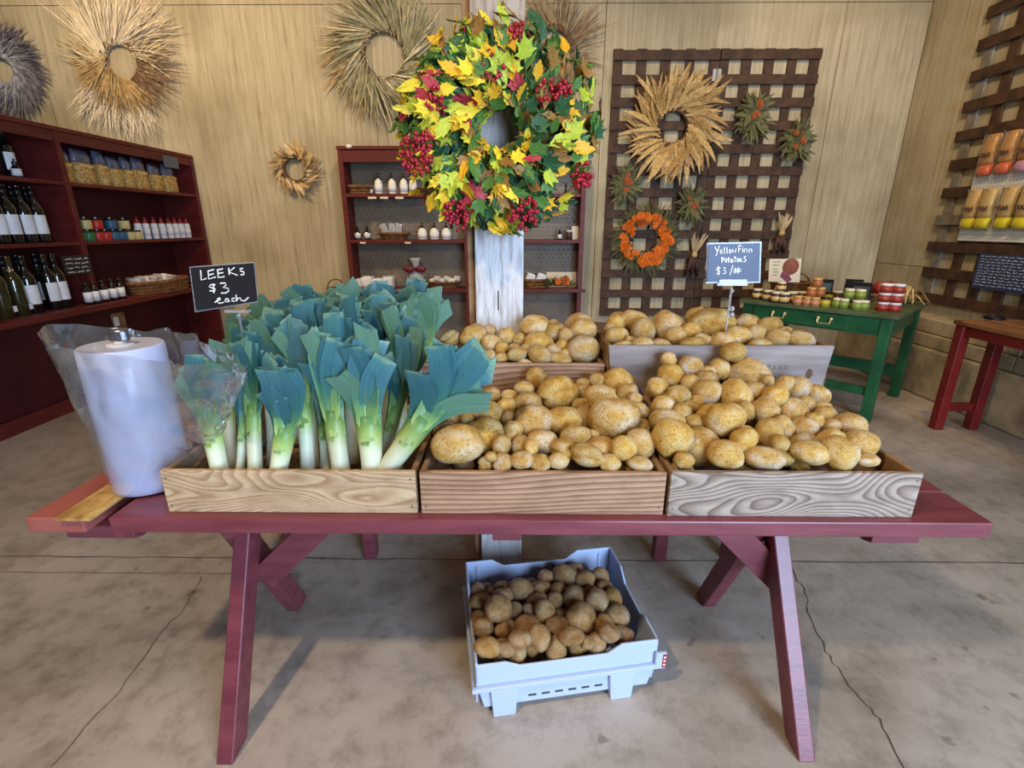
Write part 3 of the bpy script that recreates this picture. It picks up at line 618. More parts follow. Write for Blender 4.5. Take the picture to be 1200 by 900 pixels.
# ------------------------------------------------------------------ plastic crate on the floor
c0=Vector((.125,1.375,0)); ca=rad(9.5)
pc=thing('plastic_crate','pale blue plastic stacking crate of potatoes on the concrete under the table','crate',c0,rz=ca)
Wd,Dp,Hh=.57,.44,.205
def wallprof(L,low,dipl,dipr,hl,hr):
    # outline seen from outside: bottom narrower, corner tabs higher than the dipped middle
    return [(-L/2+.025,.03),(L/2-.025,.03),(L/2,Hh*.62),(L/2,hr),(dipr+.045,hr),(dipr,low),(dipl,low),(dipl-.045,hl),(-L/2,hl),(-L/2,Hh*.62)]
MB().prism(wallprof(Wd,Hh-.03,-.15,.12,Hh-.01,Hh),'y',-Dp/2,-Dp/2+.008).build('front_wall',M['plastic'],pc,bev=.003,local=True)
MB().prism(wallprof(Wd,Hh-.012,-.14,.10,Hh+.018,Hh+.022),'y',Dp/2-.008,Dp/2).build('back_wall',M['plastic'],pc,bev=.003,local=True)
for sx,hl,hr,dl,dr in ((-1,Hh,Hh+.018,-.06,.06),(1,Hh,Hh+.022,-.12,-.06)):
    pts=[(-Dp/2+.02,.03),(Dp/2-.02,.03),(Dp/2,Hh*.62),(Dp/2,hr),(.10,hr),(.05,Hh-.015),(-.09,Hh-.02),(-.12,Hh),(-Dp/2,hl),(-Dp/2,Hh*.62)]
    x=sx*Wd/2; MB().prism(pts,'x',min(x,x-sx*.008),max(x,x-sx*.008)).build('side_wall',M['plastic'],pc,bev=.003,local=True)
MB().box((-Wd/2+.03,-Dp/2+.015,.028),(Wd/2-.03,Dp/2-.015,.04)).build('base',M['plastic'],pc,local=True)
MB().box((-Wd/2-.012,-Dp/2-.014,Hh*.50),(Wd/2+.012,-Dp/2,Hh*.58)).build('rim_flange',M['plastic'],pc,bev=.003,local=True)
MB().box((Wd/2,-Dp/2-.014,Hh*.50),(Wd/2+.022,Dp/2,Hh*.56)).build('rim_flange',M['plastic'],pc,bev=.003,local=True)
MB().box((-Wd/2-.012,-Dp/2,Hh*.50),(-Wd/2,Dp/2,Hh*.56)).build('rim_flange',M['plastic'],pc,bev=.003,local=True)
for x in (-.20,.17):
    MB().prism([(x-.034,0),(x+.034,0),(x+.042,Hh*.5),(x-.042,Hh*.5)],'y',-Dp/2-.013,-Dp/2+.02).build('foot',M['plastic'],pc,bev=.003,local=True)
    MB().prism([(x-.034,0),(x+.034,0),(x+.042,Hh*.5),(x-.042,Hh*.5)],'y',Dp/2-.02,Dp/2+.006).build('foot',M['plastic'],pc,bev=.003,local=True)
for x in (-.24,.235): MB().box((x-.004,Dp/2-.014,.05),(x+.004,Dp/2-.008,Hh)).build('rib',M['plastic'],pc,local=True)
for i in range(6): MB().box((-.125+i*.042,-Dp/2-.0012,.052),(-.1+i*.042,-Dp/2+.002,.059)).build('slot',M['slot'],pc,local=True)
MB().box((Wd/2+.010,-Dp/2-.0155,Hh*.53),(Wd/2+.0225,-Dp/2-.014,Hh*.78)).build('sticker',M['sticker'],pc,local=True)
st=MB().box((Wd/2-.012,-Dp/2-.0145,Hh*.5),(Wd/2+.024,-Dp/2-.002,Hh*.80)).build('corner_block',M['plastic'],pc,bev=.003,local=True)
sk=MB(); 
for k in range(3): sk.box((Wd/2+.013,-Dp/2-.0163,Hh*(.57+.07*k)),(Wd/2+.020,-Dp/2-.0154,Hh*(.60+.07*k)))
sk.build('sticker_print',M['white'],pc,local=True)
heap([G_],((1.14,.185),(1.56,.20)),(-Wd/2+.012,Wd/2-.012,-Dp/2+.012,Dp/2-.012),lambda x,y:.042,'brownish potato lying in the pale blue plastic crate','potatoes in the plastic crate',fill=40,mat=1,fr=(.024,.036),lower=.05,frame=(c0,ca))

# ------------------------------------------------------------------ leeks
def leek(p1,p2,fan=0,nl=7,L=.24,wd=.036,r=.019,spread=34,zb=T+.016,label='',group='',leafmat='leekleaf',bend=0.0,start=.0,sh=.62):
    p1=Vector(p1); p2=Vector(p2); ax=(p2-p1).normalized()
    base=p1-ax*((p1.z-zb-.012)/max(ax.z,.3))
    base.y=max(base.y,(1.078 if zb<.85 else RY+.018)+r*1.15)
    ax=(p2-base).normalized()
    o=thing('leek',label,'leek',(base.x,base.y,zb),group)
    e_s=Vector((math.cos(fan),-math.sin(fan)*.0+math.sin(fan),0)); e_s=(e_s-ax*e_s.dot(ax)).normalized(); e_n=ax.cross(e_s).normalized()
    SL=(p2-base).length
    mb=MB(); n=10; ts=[i/7 for i in range(8)]; vs=[];fs=[];tt=[]
    for i,t in enumerate(ts):
        c=base+ax*SL*t; rs=r*(1.12-.16*math.sin(PI*min(1,t*1.3)))*(1-.25*max(0,t-.85)/.15); rn=r*(1.1-.15*t)*(1-.2*max(0,t-.85)/.15)
        for k in range(n):
            a=2*PI*k/n; vs.append(c+e_s*rs*math.cos(a)+e_n*rn*math.sin(a)); tt.append(t*sh*.86)
    for i in range(7):
        for k in range(n): k2=(k+1)%n; fs.append((i*n+k,i*n+k2,(i+1)*n+k2,(i+1)*n+k))
    fs.append(tuple(range(n-1,-1,-1))); fs.append(tuple(range(70,80)))
    mb.add(vs,fs,tt); mb.build('shank',M['leek'],o,smooth=True)
    for i in range(nl):
        sg=1 if i%2 else -1; f=i/max(1,nl-1)                     # outer leaves first, inner last
        th0=rad(spread)*1.5*(1-f)**.8*rng.uniform(.75,1.1)*sg+rng.uniform(-.06,.06); ln=(L+SL*.25)*(.80+.12*f)*rng.uniform(.9,1.08); w0=wd*1.12*rng.uniform(.85,1.15)
        st=base+ax*SL*((.66+.05*i) if i<2 else .84+.08*f)+e_s*sg*r*(1.07 if i<2 else .80-.5*f)
        mb=MB(); m=11; path=[];pq=[]; p=st.copy()
        cv=bend*sg+rng.uniform(-.1,.1)+start
        nd=rng.uniform(-.25,.25)
        for j in range(m):
            u=j/(m-1); a=th0*(.05+.95*min(1,max(0,u-.12)*1.6))+cv*max(0,u-.15)
            d=(ax*math.cos(a)+e_s*math.sin(a)+e_n*nd*u).normalized(); path.append(p.copy()); pq.append((ax*-math.sin(a)+e_s*math.cos(a))*(-sg)); p=p+d*ln/(m-1)
        cut=rng.uniform(-.9,.5)
        vs=[];fs=[];tt=[];cc=[]
        for j in range(m):
            u=j/(m-1); ww=(r*1.22+(w0-r*1.22)*min(1,u*1.5))*(1.0 if u<.75 else 1-.12*(u-.75)/.25)
            q=pq[j]; dd=(path[min(j+1,m-1)]-path[max(j-1,0)]).normalized()
            sl=dd*cut*ww if j==m-1 else Vector((0,0,0))
            fold=.22+.14*u
            for (b_,nn) in ((1,-1),(.55,-.62),(0,0),(.55,.62),(1,1)):
                wr_=min(1,u*2.6); nb=math.copysign(min(1,abs(nn)*1.5),nn)*r*(1.07 if i<2 else .82-.3*f) if nn else 0
                vs.append(path[j]+q*ww*b_+e_n*(nb*(1-wr_)+nn*ww*fold*.55*wr_)+sl*b_); tt.append(.02+.98*u); cc.append(b_)
            if j:
                for k in range(4): s=5*j; fs.append((s-5+k,s-4+k,s+1+k,s+k))
        mb.add(vs,fs,tt)
        lo=mb.build('leaf',M[leafmat if rng.random()<.8 else 'leekleaf2'],o)
        at_=lo.data.attributes.new('c','FLOAT','POINT'); at_.data.foreach_set('value',cc)
        sm=lo.modifiers.new('thick','SOLIDIFY'); sm.thickness=.0012
LG='leeks in the front crate'
def lk(a,b_,Ya,Yb,**k): leek(P(*a,Y=Ya),P(*b_,Y=Yb),**k)
FR=[((258,552),(245,490),1.11,1.12,dict(fan=.1,nl=7,start=.12,L=0.158,r=.022,spread=26),'thick white leek in the crate corner under the loose plastic film'),
((281,552),(287,488),1.14,1.17,dict(fan=.3,nl=5,L=0.158,r=.012,spread=16),'slim all green leek between two white ones near the plastic film'),
((298,552),(296,474),1.11,1.16,dict(fan=-.2,nl=7,L=0.165,r=.018,spread=20),'pale green leek beside the slim green one in the front crate'),
((325,552),(335,500),1.10,1.11,dict(fan=.1,nl=6,L=0.145,r=.023,spread=14,start=-.55,wd=.05),'short leek with leaves bent over sideways in the front crate'),
((361,552),(356,466),1.15,1.22,dict(fan=.1,nl=8,L=0.198,r=.019,spread=22,start=-.3),'yellow green leek behind the bent one in the front crate'),
((382,552),(380,490),1.18,1.22,dict(fan=.3,nl=5,L=0.172,r=.015,spread=16),'thin cream coloured leek half hidden behind its neighbours in the front crate'),
((397,552),(390,480),1.10,1.14,dict(fan=-.1,nl=9,L=0.205,r=.023,spread=17,wd=.048),'tall upright leek in the middle of the front crate'),
((434,552),(431,486),1.10,1.13,dict(fan=.05,nl=9,L=0.198,r=.028,spread=25,wd=.05),'thickest white leek with a wide leaf fan in the front crate'),
((446,552),(464,476),1.19,1.24,dict(fan=-.1,nl=7,L=0.198,r=.017,spread=16),'narrow leek behind the leek that leans out'),
((452,552),(498,488),1.11,1.13,dict(fan=.0,nl=11,L=0.191,r=.027,spread=36,start=.16,wd=.052),'leek leaning out over the brown potato crate with a broad fan')]
for a,b_,ya_,yb_,k,lab_ in FR: lk(a,b_,ya_,yb_,label=lab_,group=LG,**k)
for x,y,Yq,s in ((266,462,1.28,-.2),(318,446,1.29,-.1),(362,440,1.28,0.05),(410,436,1.30,.0),(468,440,1.31,.12),(290,436,1.41,-.15),(345,430,1.42,0),(400,426,1.42,0),(448,428,1.42,.05)):
    lk((x+2,500),(x,y),Yq,Yq+.03,fan=rng.uniform(-.3,.3),nl=9,L=.13 if x<310 else .18,r=.019,spread=26,start=s,wd=.044,label='leek crowded behind the front row in the pale crate',group=LG)
BKL=[(500,402,1.56,.16,'leek with a wide squared fan at the post end of the back crate'),(446,404,1.58,-.05,None),(392,404,1.60,-.05,None),(338,404,1.60,.05,None),(284,412,1.57,-.2,'leek at the outer corner of the back crate below the chalk card'),(310,392,1.72,-.1,None),(356,390,1.72,.0,None),(404,390,1.74,.05,None),(446,386,1.74,.0,None),(486,386,1.75,.05,None)]
for x,y,Yq,s,lb in BKL:
    lk((x,425),(x,y),Yq,Yq+.02,fan=rng.uniform(-.25,.25),nl=11,L=.11 if x<320 else .165,r=.019,spread=34,start=s,wd=.046,sh=.8,leafmat='leekleaf' if rng.random()<.6 else 'leekleaf2',zb=.905,label=lb or 'blue green leek standing in the back crate on the riser',group='leeks in the back crate')

# ------------------------------------------------------------------ roll of bags
rb=P(150,583,Z=T+.008); rc=Vector((rb.x+.002,rb.y+.095,T+.008))
ro=thing('bag_roll','tall roll of clear plastic produce bags standing on the table end by the leeks','bag roll',rc)
Rr=.093; Rh=.385
MB().lathe([(Rr,0),(Rr+.001,.01),(Rr,.12),(Rr+.0015,.25),(Rr,Rh-.004),(Rr-.004,Rh)],40,rc).build('bag_coil',M['roll'],ro,smooth=False,bev=0)
for p in ro.children[0].data.polygons: p.use_smooth=len(p.vertices)==4
MB().lathe([(.03,Rh),(.03,Rh+.004),(.014,Rh+.006),(.014,Rh+.012)],20,rc).build('core',M['cloth'],ro,smooth=False)
MB().lathe([(.024,Rh+.01),(.026,Rh+.014),(.026,Rh+.034),(.020,Rh+.040)],14,rc,sy=.6).build('spindle_cap',M['metal'],ro,bev=.002)
# loose film: a teardrop sleeve round the roll pulled out to a free corner
vs=[];fs=[]; na=120; nt_=44
tip=P(297,443,Y=1.035)
for j in range(nt_+1):
    t=j/nt_
    for i in range(na):
        a=2*PI*i/na; c,s=math.cos(a),math.sin(a); k=max(0,c)**2.2
        rr_=Rr+.004+.055*t**1.5*(1-k)*(.5+.5*abs(c))
        ext=(tip.x-rc.x-Rr)*(t**.85)*k
        zt=Rh+.03+.02*math.sin(a*2+1)-(Rh+.03-(tip.z-rc.z))*k
        x=rc.x+rr_*c+ext; y=rc.y+rr_*s*(1-.55*k*t)+(-.19)*k*t**.8
        z=rc.z+zt*t+.004
        nn=mnoise.noise(Vector((x*14,y*14,z*9)))*.020*t+mnoise.noise(Vector((x*30,y*30,z*24)))*.006*t
        cr=(abs(mnoise.noise(Vector((x*16,z*16,3))))-.2)*.05*k*t+(abs(mnoise.noise(Vector((x*34,z*34,9))))-.2)*.03*k*t
        vs.append((x+nn*c,y+nn*s+cr,z+nn*.5))
for j in range(nt_):
    for i in range(na): i2=(i+1)%na; fs.append((j*na+i,j*na+i2,(j+1)*na+i2,(j+1)*na+i))
o=MB().add(vs,fs).build('loose_film',M['film'],ro,smooth=True); o['label']='crinkled clear film pulled loose from the roll'

# ------------------------------------------------------------------ price signs
SY=1.42
def card(corners,Y,mat,parent,th=.004,name='card'):
    p=[P(x,y,Y=Y) for x,y in corners]; vs=p+[q+Vector((0,th,0)) for q in p]
    return MB().add(vs,[(0,1,2,3),(7,6,5,4),(0,4,5,1),(1,5,6,2),(2,6,7,3),(3,7,4,0)]).build(name,mat,parent)
q=P(278,372,Y=SY)
s1=thing('price_sign','black chalk card reading leeks three dollars each above the leeks','sign',(q.x,SY,.76))
card([(222.9,313.8),(296.7,308.3),(301,353),(229.6,364.6)],SY,M['chalk'],s1)
card([(221.8,312.6),(297.8,307),(302.3,354.2),(228.6,366)],SY+.0042,M['clear'],s1,.002,'sleeve')
strokes([[(240,200),(250,340),(325,315)],[(345,205),(355,325),(455,295)],[(340,215),(430,190)],[(350,270),(425,250)],[(480,190),(490,305),(580,290)],[(470,200),(555,180)],[(485,245),(560,235)],[(635,165),(645,265)],[(720,160),(640,225),(760,270)],[(840,175),(795,180),(800,210),(855,230),(850,260),(805,265)],
 [(450,405),(380,405),(360,430),(400,450),(450,465),(440,495),(365,490)],[(420,388),(428,522)],[(515,385),(590,380),(600,410),(555,440),(630,455),(640,490),(590,520),(525,520)],
 [(440,655),(470,632),(520,612),(515,590),(482,600),(472,640),(500,665),(570,650)],[(632,602),(592,605),(585,640),(620,648),(635,610),(648,642)],[(722,592),(682,600),(680,632),(722,636)],[(740,545),(745,638),(770,592),(800,590),(810,622),(860,632),(915,580)]],(215,300),12,SY,.0038,s1,M['white'])
a=P(279,366,Y=SY+.004); MB().tube([(a.x,SY+.008,.765),(a.x,SY+.008,a.z-.005)],.004,8).build('rod',M['clear'],s1)
MB().ball((a.x,SY+.006,a.z-.01),.008,10,8).build('clip',M['clear'],s1,smooth=True)
MB().box((a.x-.035,SY-.003,a.z),(a.x+.035,SY+.009,a.z+.007)).build('clip_bar',M['clear'],s1)
MB().lathe([(.03,0),(.03,.006),(.01,.01)],16,(a.x,SY+.008,.757)).build('foot',M['clear'],s1)
S2=1.62
q=P(858,372,Y=S2)
s2=thing('price_sign','slate blue card reading yellow finn potatoes three dollars a pound in the silvery crate','sign',(q.x,S2,1.03))
card([(830.5,286.5),(890.8,285),(889.6,330),(828.8,330.5)],S2,M['chalkblue'],s2)
card([(828.8,284.8),(892.6,283),(891,331.5),(827.5,332)],S2+.0042,M['clear'],s2,.002,'sleeve')
cir=lambda x,y,r:[(x+r*math.cos(a)*.8,y+r*math.sin(a)*1.4) for a in np.linspace(0,2*PI,9)]
strokes([[(195,120),(215,165)],[(240,110),(205,215)],[(245,170),(270,165),(265,145),(248,155),(250,185),(275,185)],[(290,125),(292,190)],[(315,125),(318,190)],cir(348,168,13),[(372,145),(378,182),(390,155),(398,182),(408,140)],[(432,110),(432,180)],[(432,112),(462,110)],[(432,145),(455,142)],[(472,140),(474,178)],[(472,122),(473,127)],[(490,178),(488,140),(515,146),(518,178)],[(540,178),(538,140),(562,146),(565,175)],
 [(262,225),(265,282)],[(262,230),(285,236),(280,255),(265,257)],cir(305,258,13),[(330,225),(332,280)],[(322,242),(345,240)],cir(360,262,11),[(372,250),(375,280)],[(395,215),(397,275)],[(385,232),(410,230)],cir(427,256,12),[(445,255),(466,250),(458,235),(446,246),(448,268),(468,270)],[(508,215),(488,225),(490,240),(508,250),(500,270),(480,272)],
 [(250,335),(215,335),(208,352),(245,370),(240,392),(208,390)],[(230,315),(233,408)],[(278,330),(302,335),(285,356),(305,370),(298,390),(275,390)],[(375,305),(345,405)],[(402,330),(395,388)],[(430,325),(424,392)],[(380,352),(458,347)],[(380,374),(455,368)]],(815,275),8.567,S2,.0032,s2,M['white'])
a=P(858,334,Y=S2)
MB().box((a.x-.048,S2-.004,a.z-.002),(a.x+.048,S2+.008,a.z+.005)).build('clip_bar',M['clear'],s2)
MB().box((a.x-.044,S2-.0035,a.z+.005),(a.x+.044,S2-.0025,a.z+.018)).build('clip_lip',M['clear'],s2)
MB().tube([(a.x,S2+.002,1.03),(a.x,S2+.002,a.z-.008)],.0035,8).build('rod',M['clear'],s2)
for y_ in (341,362,369): b_=P(858,y_,Y=S2); MB().ball((b_.x,S2+.002,b_.z),.009 if y_>350 else .007,10,8).build('joint',M['clear'],s2,smooth=True)
MB().lathe([(.03,0),(.03,.005),(.01,.01)],16,(a.x,S2+.002,1.022)).build('foot',M['clear'],s2)
#@@PART3
# ------------------------------------------------------------------ big leaf wreath on the post
def leaf_mesh(kind, mat, seed):
    r=random.Random(seed); mb=MB()
    if kind=='maple':
        half=[(90,1),(80,.66),(63,.58),(52,.86),(42,.56),(22,.46),(8,.70),(-6,.42),(-34,.38),(-62,.26)]
    elif kind=='oak':
        half=[(90,1),(82,.86),(74,.66),(66,.72),(56,.50),(46,.54),(30,.36),(10,.36),(-14,.28),(-50,.26)]
    else:
        half=[(90,1),(84,.86),(76,.68),(64,.50),(46,.38),(20,.32),(-10,.30),(-40,.34),(-66,.42),(-80,.5)]
    pol=[(rr*math.cos(rad(a))*r.uniform(.92,1.08),rr*math.sin(rad(a))) for a,rr in half]+[(0,-.5 if kind!='maple' else -.22)]+[(-rr*math.cos(rad(a))*r.uniform(.92,1.08),rr*math.sin(rad(a))) for a,rr in half[::-1][:-1]]
    z=lambda x,y: .22*abs(x)+.10*y*y*r.choice((1,1,-1))+r.uniform(-.05,.05)
    vs=[(0,0,0)]+[(x,y,z(x,y)) for x,y in pol]; n=len(pol)
    mb.add(vs,[(0,1+i,1+(i+1)%n) for i in range(n)])
    mb.tube([(0,-.2,0),(.03,-.55,-.05)],.02,4)
    return mb.mesh('leaf',mat,True)
LM={}
for ci,c in enumerate(('leaf_yellow','leaf_lime','leaf_green','leaf_dark','leaf_gold','leaf_red','leaf_brown')):
    LM[c]=[leaf_mesh(k,M[c],ci*7+j) for j,k in enumerate(('maple','oak','maple','plain'))]
wc=P(586,153,Y=1.70)
wr=thing('leaf_wreath','big autumn wreath of yellow and green leaves with red berries on the post','wreath',(wc.x,PY-.05,wc.z))
S_=1/ (F_PX/fwd(wc))     # metres per pixel there
ring=MB().torus((wc.x,PY-.075,wc.z),64*S_,.035,28,8,'y'); ring.build('twig_ring',M['twig'],wr)
def put_leaf(parent,me,pos,nrm,tip,size):
    n=Vector(nrm).normalized(); t=Vector(tip); t=(t-n*t.dot(n)).normalized(); x=t.cross(n)
    o=D.objects.new('leaf',me); COL.objects.link(o); o.parent=parent; WL[o]=WL[parent]
    o.matrix_local=Matrix.Translation(Vector(pos)-WL[parent])@Matrix((x,t,n)).transposed().to_4x4()@Matrix.Diagonal((size,size,size,1))
nleaf=0
for k in range(330):
    if nleaf>=290: break
    phi=rng.uniform(0,2*PI); q=rng.random()
    th=rng.uniform(-.55*PI,.62*PI)      # around the tube: + outwards
    Rm=66*S_; rt=(44+8*rng.random())*S_
    ro_=Rm+rt*math.sin(th); dep=.045+rt*math.cos(th)*.85
    if ro_<22*S_: continue
    ux,uz=math.cos(phi),math.sin(phi)
    pos=Vector((wc.x+ux*ro_,PY-.04-dep,wc.z+uz*ro_))
    out=Vector((ux*math.sin(th),-math.cos(th)-.25,uz*math.sin(th)))
    nrm=out+Vector((rng.uniform(-.95,.95),rng.uniform(-.3,.3),rng.uniform(-.8,.95)))
    tip=Vector((ux*1.0-uz*.5,rng.uniform(-.5,.1),uz*1.0+ux*.5+.15))+Vector((rng.uniform(-.6,.6),0,rng.uniform(-.6,.6)))
    # the left is yellow, the right and bottom greener, as picked
    g=ux*.55-uz*.10+rng.uniform(-.6,.6)
    if g<-.25: c=rng.choice(('leaf_yellow','leaf_yellow','leaf_lime','leaf_yellow','leaf_gold','leaf_lime','leaf_green'))
    elif g<.15: c=rng.choice(('leaf_lime','leaf_yellow','leaf_green','leaf_gold','leaf_lime','leaf_brown'))
    elif g<.45: c=rng.choice(('leaf_green','leaf_green','leaf_dark','leaf_lime','leaf_gold','leaf_brown'))
    else: c=rng.choice(('leaf_dark','leaf_green','leaf_dark','leaf_brown','leaf_green'))
    if rng.random()<.05: c='leaf_red'
    kind=rng.choice((0,1,2,3,1))
    put_leaf(wr,LM[c][kind],pos,nrm,tip,rng.uniform(.036,.060)); nleaf+=1
# the tightly packed under leaves, one part per colour
for c,n_ in (('leaf_dark',170),('leaf_green',170),('leaf_brown',90),('leaf_lime',120)):
    mb=MB()
    for k in range(n_):
        phi=rng.uniform(0,2*PI); 
        if c=='leaf_lime': phi=rng.uniform(.5*PI,1.6*PI)
        th=rng.uniform(-.6*PI,.6*PI); rt=38*S_; ro_=66*S_+rt*math.sin(th); dep=.03+rt*math.cos(th)*.8
        ux,uz=math.cos(phi),math.sin(phi); pos=Vector((wc.x+ux*ro_,PY-.04-dep,wc.z+uz*ro_))
        n=Vector((ux*math.sin(th),-math.cos(th)-.3,uz*math.sin(th)))+Vector((rng.uniform(-.5,.5),rng.uniform(-.4,.2),rng.uniform(-.5,.5))); n.normalize()
        t=Vector((ux-uz*.5+rng.uniform(-.6,.6),rng.uniform(-.4,.1),uz+ux*.5+rng.uniform(-.6,.6))); t=(t-n*t.dot(n)).normalized(); x=t.cross(n); s=rng.uniform(.045,.062)
        Mx=Matrix.Translation(pos)@Matrix((x,t,n)).transposed().to_4x4()@Matrix.Diagonal((s,s,s,1)); me=LM[c][rng.choice((1,3,0))]
        mb.add([Mx@v.co for v in me.vertices],[tuple(p.vertices) for p in me.polygons])
    b_=mb.build('under_leaves',M[c],wr); b_['kind']='stuff'
for (x,y,n_,sp) in ((576,76,30,15),(512,116,24,13),(488,182,48,20),(498,168,20,14),(641,108,26,12),(662,104,14,8),(683,206,26,13),(534,252,34,16),(613,250,46,19),(606,38,10,8),(555,150,0,0)):
    if not n_: continue
    c=P(x,y,Y=PY-.185); mb=MB()
    for i in range(int(n_*1.7)):
        a=rng.uniform(0,2*PI); rr_=sp*S_*math.sqrt(rng.random())*.95
        mb.ball(c+Vector((rr_*math.cos(a),rng.uniform(-.025,.03),rr_*math.sin(a)*1.15)),rng.uniform(.006,.0078),7,5)
    mb.build('berry_cluster',M['berry'],wr,smooth=True)
    mb=MB()
    for i in range(4): mb.tube([c+Vector((rng.uniform(-.03,.03),.03,rng.uniform(-.03,.03))),c+Vector((0,.0,0))],.0015,4)
    mb.build('berry_stalks',M['twig'],wr)
for k in range(7):
    a=2*PI*k/7; c=P(556,230,Y=PY-.175); put_leaf(wr,LM['leaf_red'][3],c+Vector((math.cos(a)*.02,0,math.sin(a)*.02)),(math.cos(a)*.3,-1,math.sin(a)*.3),(math.cos(a),-.2,math.sin(a)),.038)

# ------------------------------------------------------------------ dried wreaths
def blades(mb, c, R0, R1, n, width, swirl, a0=0, a1=2*PI, jitter_=.35, depth=.07, curl=.2, ins=0.0):
    for i in range(n):
        a=rng.uniform(a0,a1); r0=R0*rng.uniform(.85,1.25); L=(R1-R0)*rng.uniform(.45,1.05)
        u=Vector((math.cos(a),0,math.sin(a))); t=Vector((-math.sin(a),0,math.cos(a)))
        d=(u+t*(swirl+rng.uniform(-jitter_,jitter_))).normalized(); y=-rng.uniform(.01,depth)
        p=c+u*r0+Vector((0,y,0)); pts=[];cv=rng.uniform(-curl,curl); ny=rng.uniform(-.35,.15)
        sd=Vector((-d.z,rng.uniform(-.5,.5),d.x)).normalized()
        for j in range(4):
            s=j/3; w_=p+d*L*s+sd*cv*L*s*s+Vector((0,ny*L*s*(1-.3*s),0)); w_.y=min(w_.y,c.y-.018-.01*s); pts.append(w_)
        wv=width*rng.uniform(.6,1.3); mb.ribbon(pts,[wv*.5,wv,wv*.8,wv*.12],sd)
    return mb
def wreath(name,label,px,R0,R1,layers,ringmat='twig',Yp=BW):
    c=P(*px,Y=Yp); o=thing(name,label,'wreath',(c.x,Yp,c.z))
    MB().torus(c+Vector((0,-.035,0)),R0*1.05,.03,28,8,'y').build('ring',M[ringmat],o)
    for (pn,mt,kw) in layers:
        mb=MB(); blades(mb,c,**kw); b_=mb.build(pn,M[mt],o); b_['kind']='stuff'
    return c,o
wreath('grass_wreath','pale feathery grass wreath with golden brown lower side beside the wine shelf',(146,74),.17,.62,[
  ('grass_heads','cream_grass',dict(R0=.16,R1=.72,n=620,width=.008,swirl=-.9,a0=.9,a1=2.9)),
  ('grass_heads','straw',dict(R0=.16,R1=.60,n=420,width=.008,swirl=-.8,a0=.3,a1=3.6)),
  ('grass_heads','gold_grass',dict(R0=.15,R1=.48,n=760,width=.009,swirl=.6,a0=2.7,a1=5.0)),
  ('grass_heads','cream_grass',dict(R0=.38,R1=.66,n=260,width=.007,swirl=.25,a0=3.6,a1=5.1)),
  ('seed_stems','brown_grass',dict(R0=.15,R1=.58,n=200,width=.007,swirl=-.3,jitter_=.7,a0=-.9,a1=.9)),
  ('seed_stems','straw',dict(R0=.17,R1=.62,n=60,width=.008,swirl=.1,a0=-.6,a1=1.0))])
wreath('lavender_wreath','grey lavender wreath hanging above the wine bottles',(8,84),.12,.44,[
  ('stems','grey_grass',dict(R0=.12,R1=.36,n=500,width=.008,swirl=-1.0,jitter_=.8)),
  ('flower_heads','dusk_grass',dict(R0=.22,R1=.47,n=600,width=.012,swirl=-.8,jitter_=.7))],ringmat='grey_grass')
wreath('straw_wreath','large grey green straw wreath above the middle wall shelf',(452,66),.2,.66,[
  ('straw','straw_green',dict(R0=.2,R1=.62,n=420,width=.016,swirl=1.5)),
  ('straw','straw_grey',dict(R0=.2,R1=.68,n=420,width=.015,swirl=1.5)),
  ('straw','straw',dict(R0=.2,R1=.68,n=150,width=.013,swirl=1.5)),
  ('husk_tips','husk2',dict(R0=.3,R1=.66,n=70,width=.018,swirl=1.4,a0=2.3,a1=4.0))])
wreath('seedpod_wreath','small tan seedpod wreath beside the middle wall shelf',(348,199),.12,.29,[
  ('pods','husk',dict(R0=.12,R1=.27,n=130,width=.03,swirl=1.5,jitter_=.7)),
  ('pods','straw',dict(R0=.12,R1=.27,n=60,width=.026,swirl=1.5,jitter_=.8)),
  ('pods','brown_grass',dict(R0=.11,R1=.26,n=120,width=.018,swirl=1.4,jitter_=.8))])
wreath('twig_wreath','wispy brown twig wreath half hidden behind the leaf wreath',(648,58),.16,.5,[
  ('twigs','brown_grass',dict(R0=.15,R1=.58,n=300,width=.006,swirl=.4)),
  ('twigs','straw_grey',dict(R0=.15,R1=.5,n=90,width=.006,swirl=.4))])

# ------------------------------------------------------------------ lattice on the back wall
LB=BW-.002
def slatbox(x0,x1,y0,y1,z0,z1,mat,par,nm='slat'): return MB().box((x0,y0,z0),(x1,y1,z1)).build(nm,M[mat],par,bev=.003)
lx0=P(720,56,Y=BW-.04).x; lx1=P(965,54,Y=BW-.04).x; lz1=P(840,55,Y=BW-.04).z; lz0=P(705,370,Y=BW-.04).z
mid=P(842,90,Y=BW-.04).x
pitch=(lz1-lz0-.1)/12
for a,b_,lab in ((lx0,mid-.004,'dark slatted lattice panel behind the corn husk wreath'),(mid+.004,lx1,'dark slatted lattice panel behind the green jar table')):
    o=thing('lattice_panel',lab,'lattice',((a+b_)/2,BW,lz0),'lattice panels on the back wall')
    pv=(b_-a-.088)/4
    for i in range(5): slatbox(a+pv*i+rng.uniform(-.004,.004),a+pv*i+.088,LB-.02,LB,lz0+.01,lz1-.005,'lattice',o)
    for i in range(13): 
        j=rng.uniform(-.006,.006); slatbox(a-.0,b_+rng.uniform(-.006,.006)*(b_==lx1),LB-.042,LB-.0205,lz0+pitch*i+j,lz0+pitch*i+.083+j,'lattice',o)
q=P(840,88,Y=LB-.045); h=thing('hinge','small shiny metal plate joining the two lattice panels','hinge',(q.x,LB-.044,q.z-.05))
MB().box((q.x-.04,LB-.047,q.z-.05),(q.x+.04,LB-.043,q.z+.05)).build('plate',M['metal'],h); MB().tube([(q.x,LB-.05,q.z-.05),(q.x,LB-.05,q.z+.05)],.008,8).build('barrel',M['wire'],h)
